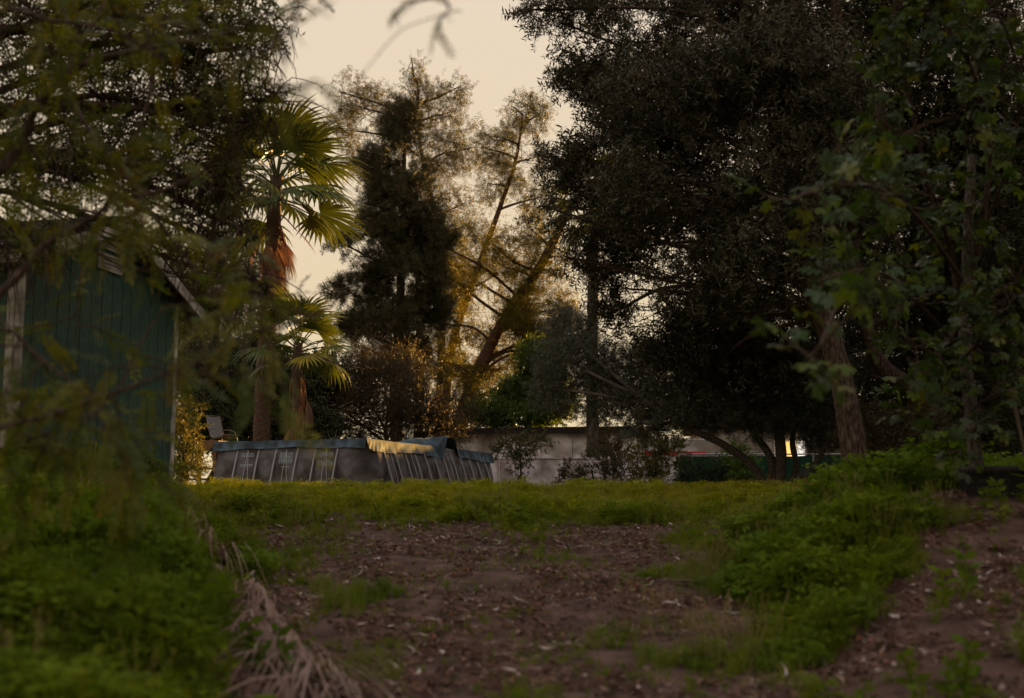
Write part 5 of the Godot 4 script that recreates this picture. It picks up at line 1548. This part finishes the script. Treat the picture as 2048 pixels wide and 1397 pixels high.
func build_potted_tree() -> void:
	var t := thing("plant_pot", "wide dark plastic plant pot standing on the bare bank", "pot", Vector3(4.08, 1.66, -10.9))
	var s := Shape.new()
	var prof := [[0.0, 0.30], [0.27, 0.33], [0.275, 0.36], [0.33, 0.365], [0.335, 0.34], [0.30, 0.32]]
	var g := PackedVector3Array()
	for q in prof:
		for k in 40:
			g.append(Vector3(cos(TAU * k / 40.0) * q[1], q[0], sin(TAU * k / 40.0) * q[1]))
	s.grid(prof.size(), 40, g, false, true)
	part("wall", s.done(), M.pot, t)
	var so := Shape.new()
	for k in 24:
		so.tri(Vector3(0, 0.30, 0), Vector3(cos(TAU * (k + 1) / 24.0) * 0.325, 0.285, sin(TAU * (k + 1) / 24.0) * 0.325), Vector3(cos(TAU * k / 24.0) * 0.325, 0.285, sin(TAU * k / 24.0) * 0.325))
	part("soil", so.done(), M.soil, t)
	var st := Shape.new()
	var sp := curve([Vector3(4.02, 2.55, -10.4), Vector3(4.12, 2.1, -10.45), Vector3(4.22, 1.62, -10.4)], 4)
	st.tube(sp, taper(sp.size(), 0.014, 0.018), 6)
	tag(part("leaning_stick", st.done(), M.old_wood, self), "thin bare stick leaning against the front of the plant pot", "stick")
	var o := thing("potted_tree", "broad-leaved tree with jointed trunk growing in the plant pot", "tree", Vector3(3.92, 1.88, -11.0))
	var path := curve([Vector3(0, 0, 0), Vector3(-0.02, 0.5, 0), Vector3(-0.05, 1.1, 0), Vector3(0.0, 1.9, 0.0), Vector3(0.05, 2.8, 0.1)], 9)
	var rad := []
	for k in path.size(): rad.append(lerpf(0.062, 0.035, k / float(path.size())) * (1.12 if k % 4 == 0 else 1.0))
	s = Shape.new()
	s.tube(path, rad, 10)
	part("trunk", s.done(), M.bark_grey, o)
	var meshes := [lobed(0.075, 5), lobed(0.09, 5), lobed(0.07, 3), lobed(0.1, 5)]
	var lm := []
	for c in [Color(0.045, 0.085, 0.022), Color(0.11, 0.13, 0.02), Color(0.065, 0.08, 0.036), Color(0.045, 0.06, 0.022), Color(0.22, 0.09, 0.02)]:
		var m: StandardMaterial3D = M.leaf.duplicate()
		m.albedo_color = c.linear_to_srgb(); m.roughness = 0.38; m.metallic_specular = 0.5; lm.append(m)
	var xs := []
	var cs := PackedColorArray()
	var count := 0
	var at := []
	for e in [
		[[Vector3(3.92, 3.29, -11.2), Vector3(3.73, 3.84, -10.86), Vector3(3.35, 4.19, -10.18), Vector3(2.97, 4.45, -9.67), Vector3(2.64, 4.49, -9.16)], 0.03, 34, 0.25, 1, 1],
		[[Vector3(3.92, 3.29, -11.2), Vector3(3.98, 3.92, -10.86), Vector3(3.98, 4.61, -10.52), Vector3(3.69, 5.08, -10.01), Vector3(3.33, 5.26, -9.5), Vector3(3.04, 5.44, -9.16)], 0.03, 40, 0.2, 1, 1],
		[[Vector3(3.9, 3.02, -11.2), Vector3(3.38, 3.27, -10.52), Vector3(2.84, 3.33, -9.5), Vector3(2.31, 3.21, -8.48), Vector3(1.88, 3.02, -7.8)], 0.02, 30, 0.3, 1, 1],
		[[Vector3(3.82, 3.58, -10.86), Vector3(3.04, 3.79, -9.5), Vector3(2.46, 3.76, -8.48), Vector3(1.92, 3.61, -7.8), Vector3(1.66, 3.44, -7.46)], 0.018, 26, 0.35, 1, 1],
		[[Vector3(3.9, 2.67, -11.2), Vector3(3.49, 2.86, -10.52), Vector3(3.08, 2.89, -9.84), Vector3(2.73, 2.91, -9.16)], 0.014, 22, 0.2, 1, 1],
		[[Vector3(3.85, 2.92, -11.03), Vector3(3.89, 3.1, -10.52), Vector3(3.88, 3.27, -10.01), Vector3(3.85, 3.56, -9.5)], 0.018, 26, 0.2, 1, 1],
		[[Vector3(3.89, 2.41, -11.2), Vector3(3.84, 2.53, -10.52), Vector3(3.85, 2.56, -10.01)], 0.01, 14, 0.1, 1, 1],
		[[Vector3(3.82, 2.32, -11.03), Vector3(3.47, 2.37, -10.52), Vector3(3.18, 2.29, -10.01)], 0.008, 8, 0.2, 1, 1],
		[[Vector3(3.98, 3.92, -10.86), Vector3(3.96, 4.31, -10.18), Vector3(3.91, 4.77, -9.67), Vector3(3.65, 5.05, -9.16), Vector3(3.39, 5.22, -8.82)], 0.02, 30, 0.2, 1, 1],
		[[Vector3(3.35, 4.19, -10.18), Vector3(3.06, 4.77, -9.67), Vector3(2.95, 5.14, -9.5), Vector3(2.81, 5.28, -9.16)], 0.015, 22, 0.3, 1, 1],
		[[Vector3(2.31, 3.21, -8.48), Vector3(1.79, 2.73, -7.12), Vector3(1.46, 2.4, -6.1), Vector3(1.31, 2.29, -5.76)], 0.008, 4, 0.7, 1, 1],
		[[Vector3(3.75, 2.1, -10.86), Vector3(3.56, 2.11, -10.35), Vector3(3.38, 1.98, -10.01)], 0.006, 4, 0.3, 1, 1]
	]:
		var pts: Array = e[0].map(func(q): return q - o.position)
		var pth := curve(pts, 6)
		var b := Shape.new()
		b.tube(pth, taper(pth.size(), e[1], e[1] * 0.35, 0.08), 7)
		for k in int(e[2]):
			var a: Vector3 = pth[rng.randi_range(int(pth.size() * e[3]), pth.size() - 1)]
			var dirn := ball()
			var tp := [a]
			for q in 3:
				dirn = (dirn + ball() * 0.5).normalized()
				a += dirn * rnd(0.06, 0.15)
				tp.append(a)
				for _z in 2: at.append([a, dirn])
			b.tube(tp, [0.007, 0.006, 0.004, 0.003], 4)
		part("limb", b.done(), M.bark, o)
	for k in at.size():
		var e: Array = at[(k * 7919) % at.size()]
		var dirn: Vector3 = (e[1] + ball() * 0.8 + Vector3(0, 0.1, 0)).normalized()
		var up := Vector3(rnd(-0.8, 0.8), 1.0, rnd(-0.5, 0.9)).normalized()
		var x := dirn.cross(up).normalized()
		var xf := Transform3D(Basis(x, dirn, x.cross(dirn)) * Basis.from_scale(Vector3.ONE * rnd(0.6, 1.15)), e[0])
		var ci: int = [0, 0, 1, 1, 2, 2, 3, 3, 0, 1, 2, 3, 0, 1, 2, 3, 0, 1, 2, 3, 0, 1, 2, 3, 0, 1][rng.randi() % 26]
		if count < 295:
			part("leaf", meshes[k % 4], lm[ci], o, xf)
		else:
			xs.append(xf); cs.append([Color(0.045, 0.085, 0.022), Color(0.09, 0.13, 0.02), Color(0.055, 0.08, 0.04), Color(0.035, 0.06, 0.024)][ci % 4])
		count += 1
	if xs.size(): many("foliage", meshes[0], M.leaf, o, xs, cs).set_meta("kind", "stuff")

func build_debris() -> void:
	# dry palm fronds lying down the toe of the left bank
	var dm := []
	for c in [Color(0.28, 0.20, 0.165), Color(0.20, 0.135, 0.11), Color(0.36, 0.28, 0.245)]:
		var m: StandardMaterial3D = M.frond_dead.duplicate()
		m.albedo_color = c.linear_to_srgb(); dm.append(m)
	var labels := ["long dry palm frond lying down the drive with spread leaflets", "dry palm frond lying under the longer one by the bank", "matted dry palm frond at the edge of the bare drive", "curled pale frond tip on the bank of weeds"]
	var runs := [
		[Vector2(-2.0, -9.9), Vector2(-0.8, -5.9), 0.55, 85, 1.0],
		[Vector2(-1.7, -8.6), Vector2(-0.85, -5.4), 0.42, 70, 0.8],
		[Vector2(-1.5, -7.6), Vector2(-0.7, -6.2), 0.35, 60, 0.7],
		[Vector2(-3.3, -12.6), Vector2(-2.1, -9.6), 0.16, 40, 0.5],
	]
	for k in 4:
		var e: Array = runs[k]
		var a: Vector2 = e[0]; var b: Vector2 = e[1]
		var t := thing("dry_frond", labels[k], "palm frond", Vector3(a.x, land(a.x, a.y), a.y))
		var st := Shape.new()
		var sp := []
		for q in 13:
			var p := a.lerp(b, q / 12.0) + Vector2(0.06 * sin(q * 0.7), 0)
			sp.append(Vector3(p.x, land(p.x, p.y) + 0.05 + 0.03 * sin(q * 1.1), p.y) - t.position)
		st.tube(sp, taper(13, 0.022, 0.006), 6)
		part("stalk", st.done(), dm[0], t)
		var s := Shape.new()
		var along := (b - a).normalized()
		for q in int(e[3]):
			var f := rnd(0.0, 0.95)
			var sd := 1.0 if q % 2 == 0 else -1.0
			var p := a.lerp(b, f)
			var dr := (along * rnd(0.8, 1.4) + Vector2(-along.y, along.x) * sd * rnd(0.0, 0.75) + Vector2(rnd(-0.2, 0.2), rnd(-0.2, 0.2))).normalized()
			var ln: float = e[4] * rnd(0.6, 1.3)
			var prev := Vector3(p.x, land(p.x, p.y) + rnd(0.05, 0.2), p.y)
			var lift := rnd(-0.02, 0.16) + (0.16 if k == 3 else 0.0)
			var w := rnd(0.0025, 0.0085)
			var g := rnd(0.6, 1.45)
			var m := 6
			var bend := rnd(-0.9, 0.9) * rng.randf()
			for j in range(1, m + 1):
				var ff := j / float(m)
				dr = dr.rotated(bend / m)
				p += dr * ln / m
				var nx := Vector3(p.x, land(p.x, p.y) + 0.012 + maxf(lift * sin(PI * minf(ff, 0.98)) + 0.03 * (1 - ff), 0.0), p.y)
				var sv := Vector3(-dr.y, 0.35, dr.x).normalized()
				var w0 := w * (1.0 - 0.8 * pow((j - 1) / float(m), 2)); var w1 := w * (1.0 - 0.8 * ff * ff)
				s.quad(prev - sv * w0 - t.position, nx - sv * w1 - t.position, nx + sv * w1 - t.position, prev + sv * w0 - t.position, Color(g, g * 0.95, g * 0.92))
				prev = nx
		part("leaflets", s.done(), dm[k % 3], t)
	# heap of cut frond bases before the shed
	var h := thing("frond_heap", "rust-brown heap of broken palm frond bases before the shed", "palm debris", Vector3(-4.05, land(-4.05, -13.4), -13.4))
	for k in 22:
		var s := Shape.new()
		var o := Vector3(rnd(-0.22, 0.22), 0, rnd(-0.22, 0.22))
		var az := rnd(-0.6, 3.7)
		var q := o + Vector3(cos(az) * rnd(0.1, 0.3), rnd(-0.02, 0.12), sin(az) * rnd(0.1, 0.3))
		var top := Vector3(o.x * 0.4, rnd(0.22, 0.40), o.z * 0.4)
		var pth := curve([q, (q + top) / 2 + Vector3(0, 0.06, 0), top], 4)
		var g := PackedVector3Array()
		var w := rnd(0.02, 0.05)
		for r in pth.size():
			var f := r / float(pth.size() - 1)
			for c in 3:
				g.append(pth[r] + Vector3(-sin(az), 0, cos(az)) * (c - 1) * w * lerpf(0.5, 1.2, f) + Vector3(0, -0.012 * absf(c - 1), 0))
		s.grid(pth.size(), 3, g)
		part("frond_base", s.done(), [M.rust, dm[1], dm[0]][k % 3], h)
	var s2 := Shape.new()
	var pl := curve([Vector3(-2.75, land(-2.7, -10.6) + 0.05, -10.6), Vector3(-2.5, land(-2.5, -10.5) + 0.10, -10.5), Vector3(-2.28, land(-2.3, -10.4) + 0.06, -10.4)], 4)
	s2.tube(pl, [0.05, 0.065, 0.07, 0.075, 0.075, 0.07, 0.065, 0.06, 0.05], 9)
	tag(part("rotten_log", s2.done(), M.bark, self), "short rotten log half sunk in the weeds above the dry fronds", "log")
	s2 = Shape.new()
	var lg := curve([Vector3(-6.3, land(-6.3, -24.3) + 0.04, -24.3), Vector3(-5.9, land(-5.9, -24.1) + 0.10, -24.1), Vector3(-5.5, land(-5.5, -24.2) + 0.12, -24.2)], 4)
	s2.tube(lg, taper(9, 0.05, 0.08, 0.15), 8)
	tag(part("weathered_log", s2.done(), M.old_wood, self), "weathered grey log in the grass at the pool's short side", "log")
	# twigs on the drive
	var lab := ["forked dead twig on the bare drive", "long thin twig lying across the drive by the weeds", "short pale twig on the leaf litter", "bent brown twig at the foot of the bank", "straight dark twig on the drive near the green patch"]
	var tw := [[-0.55, -9.6, 0.9, 0.42], [1.6, -10.2, 0.1, 0.9], [-1.2, -13.2, 0.3, 0.35], [1.7, -7.0, 1.1, 0.4], [-0.4, -13.6, -0.1, 0.6]]
	for k in 5:
		var e: Array = tw[k]
		var s := Shape.new()
		var pts := []
		for q in 6:
			var f := q / 5.0 - 0.5
			var x: float = e[0] + cos(e[2]) * f * e[3] + 0.02 * sin(q * 2.0)
			var z: float = e[1] + sin(e[2]) * f * e[3]
			pts.append(Vector3(x, land(x, z) + 0.02 + 0.02 * (q % 2), z))
		s.tube(pts, taper(6, 0.009, 0.004, 0.2), 5)
		if k == 0: s.tube([pts[2], pts[2] + Vector3(0.10, 0.16, 0.02), pts[2] + Vector3(0.13, 0.24, 0.0)], [0.007, 0.006, 0.003], 5)
		tag(part("fallen_twig", s.done(), M.old_wood, self), lab[k], "twig", "twigs on the drive")

func _ready() -> void:
	# camera, sky, sun, exposure
	var cam := Camera3D.new()
	cam.name = "camera"
	add_child(cam)
	cam.position = Vector3(0, EYE, 0)
	cam.rotation_degrees.x = 7.277
	cam.near = 0.1; cam.far = 2000.0
	cam.current = true
	var lens := CameraAttributesPhysical.new()
	lens.frustum_focal_length = 44.67
	lens.frustum_focus_distance = 29.0
	lens.exposure_aperture = 1.55
	cam.attributes = lens
	cam.fov = 30.08
	var env := Environment.new()
	env.background_mode = Environment.BG_SKY
	var sky := Sky.new()
	var air := ProceduralSkyMaterial.new()
	air.sky_horizon_color = lin(0.170, 0.134, 0.080)
	air.sky_top_color = lin(0.172, 0.166, 0.196)
	air.sky_curve = 1.0
	air.ground_horizon_color = lin(0.10, 0.08, 0.05); air.ground_bottom_color = lin(0.04, 0.03, 0.02)
	air.sun_angle_max = 1.0
	sky.sky_material = air
	env.sky = sky
	env.tonemap_mode = Environment.TONE_MAPPER_LINEAR
	env.tonemap_exposure = 4.8
	env.sdfgi_enabled = true; env.ssao_enabled = true; env.ssil_enabled = true
	var we := WorldEnvironment.new()
	we.name = "sky_and_air"
	we.environment = env
	add_child(we)
	var sun := DirectionalLight3D.new()
	sun.name = "sun"
	sun.light_energy = 1.6
	sun.light_color = Color(1.0, 0.76, 0.40)
	sun.light_angular_distance = 0.6
	sun.shadow_enabled = true
	sun.sky_mode = DirectionalLight3D.SKY_MODE_LIGHT_ONLY
	add_child(sun)
	# the sun stands low, to the right and a little beyond the yard
	var to_sun := Vector3(0.49, 0.115, -0.86)
	sun.look_at_from_position(Vector3.ZERO, -to_sun, Vector3.UP)
	rng.seed = 4711
	soft.seed = 5; soft.frequency = 0.01; soft.fractal_octaves = 3
	clump.seed = 17; clump.frequency = 0.08; clump.fractal_octaves = 3
	make_materials()
	M.bark_v_brown = plain(lin(0.11, 0.08, 0.062), 0.9)
	build_ground()
	build_shed()
	build_houses()
	build_pool()
	build_deck()
	build_chair()
	build_big_trees()
	build_shade_row()
	build_olive()
	build_far_trees()
	build_back_shrubs()
	build_palms()
	build_left_trees()
	build_potted_tree()
	build_debris()
	build_cover_plants()
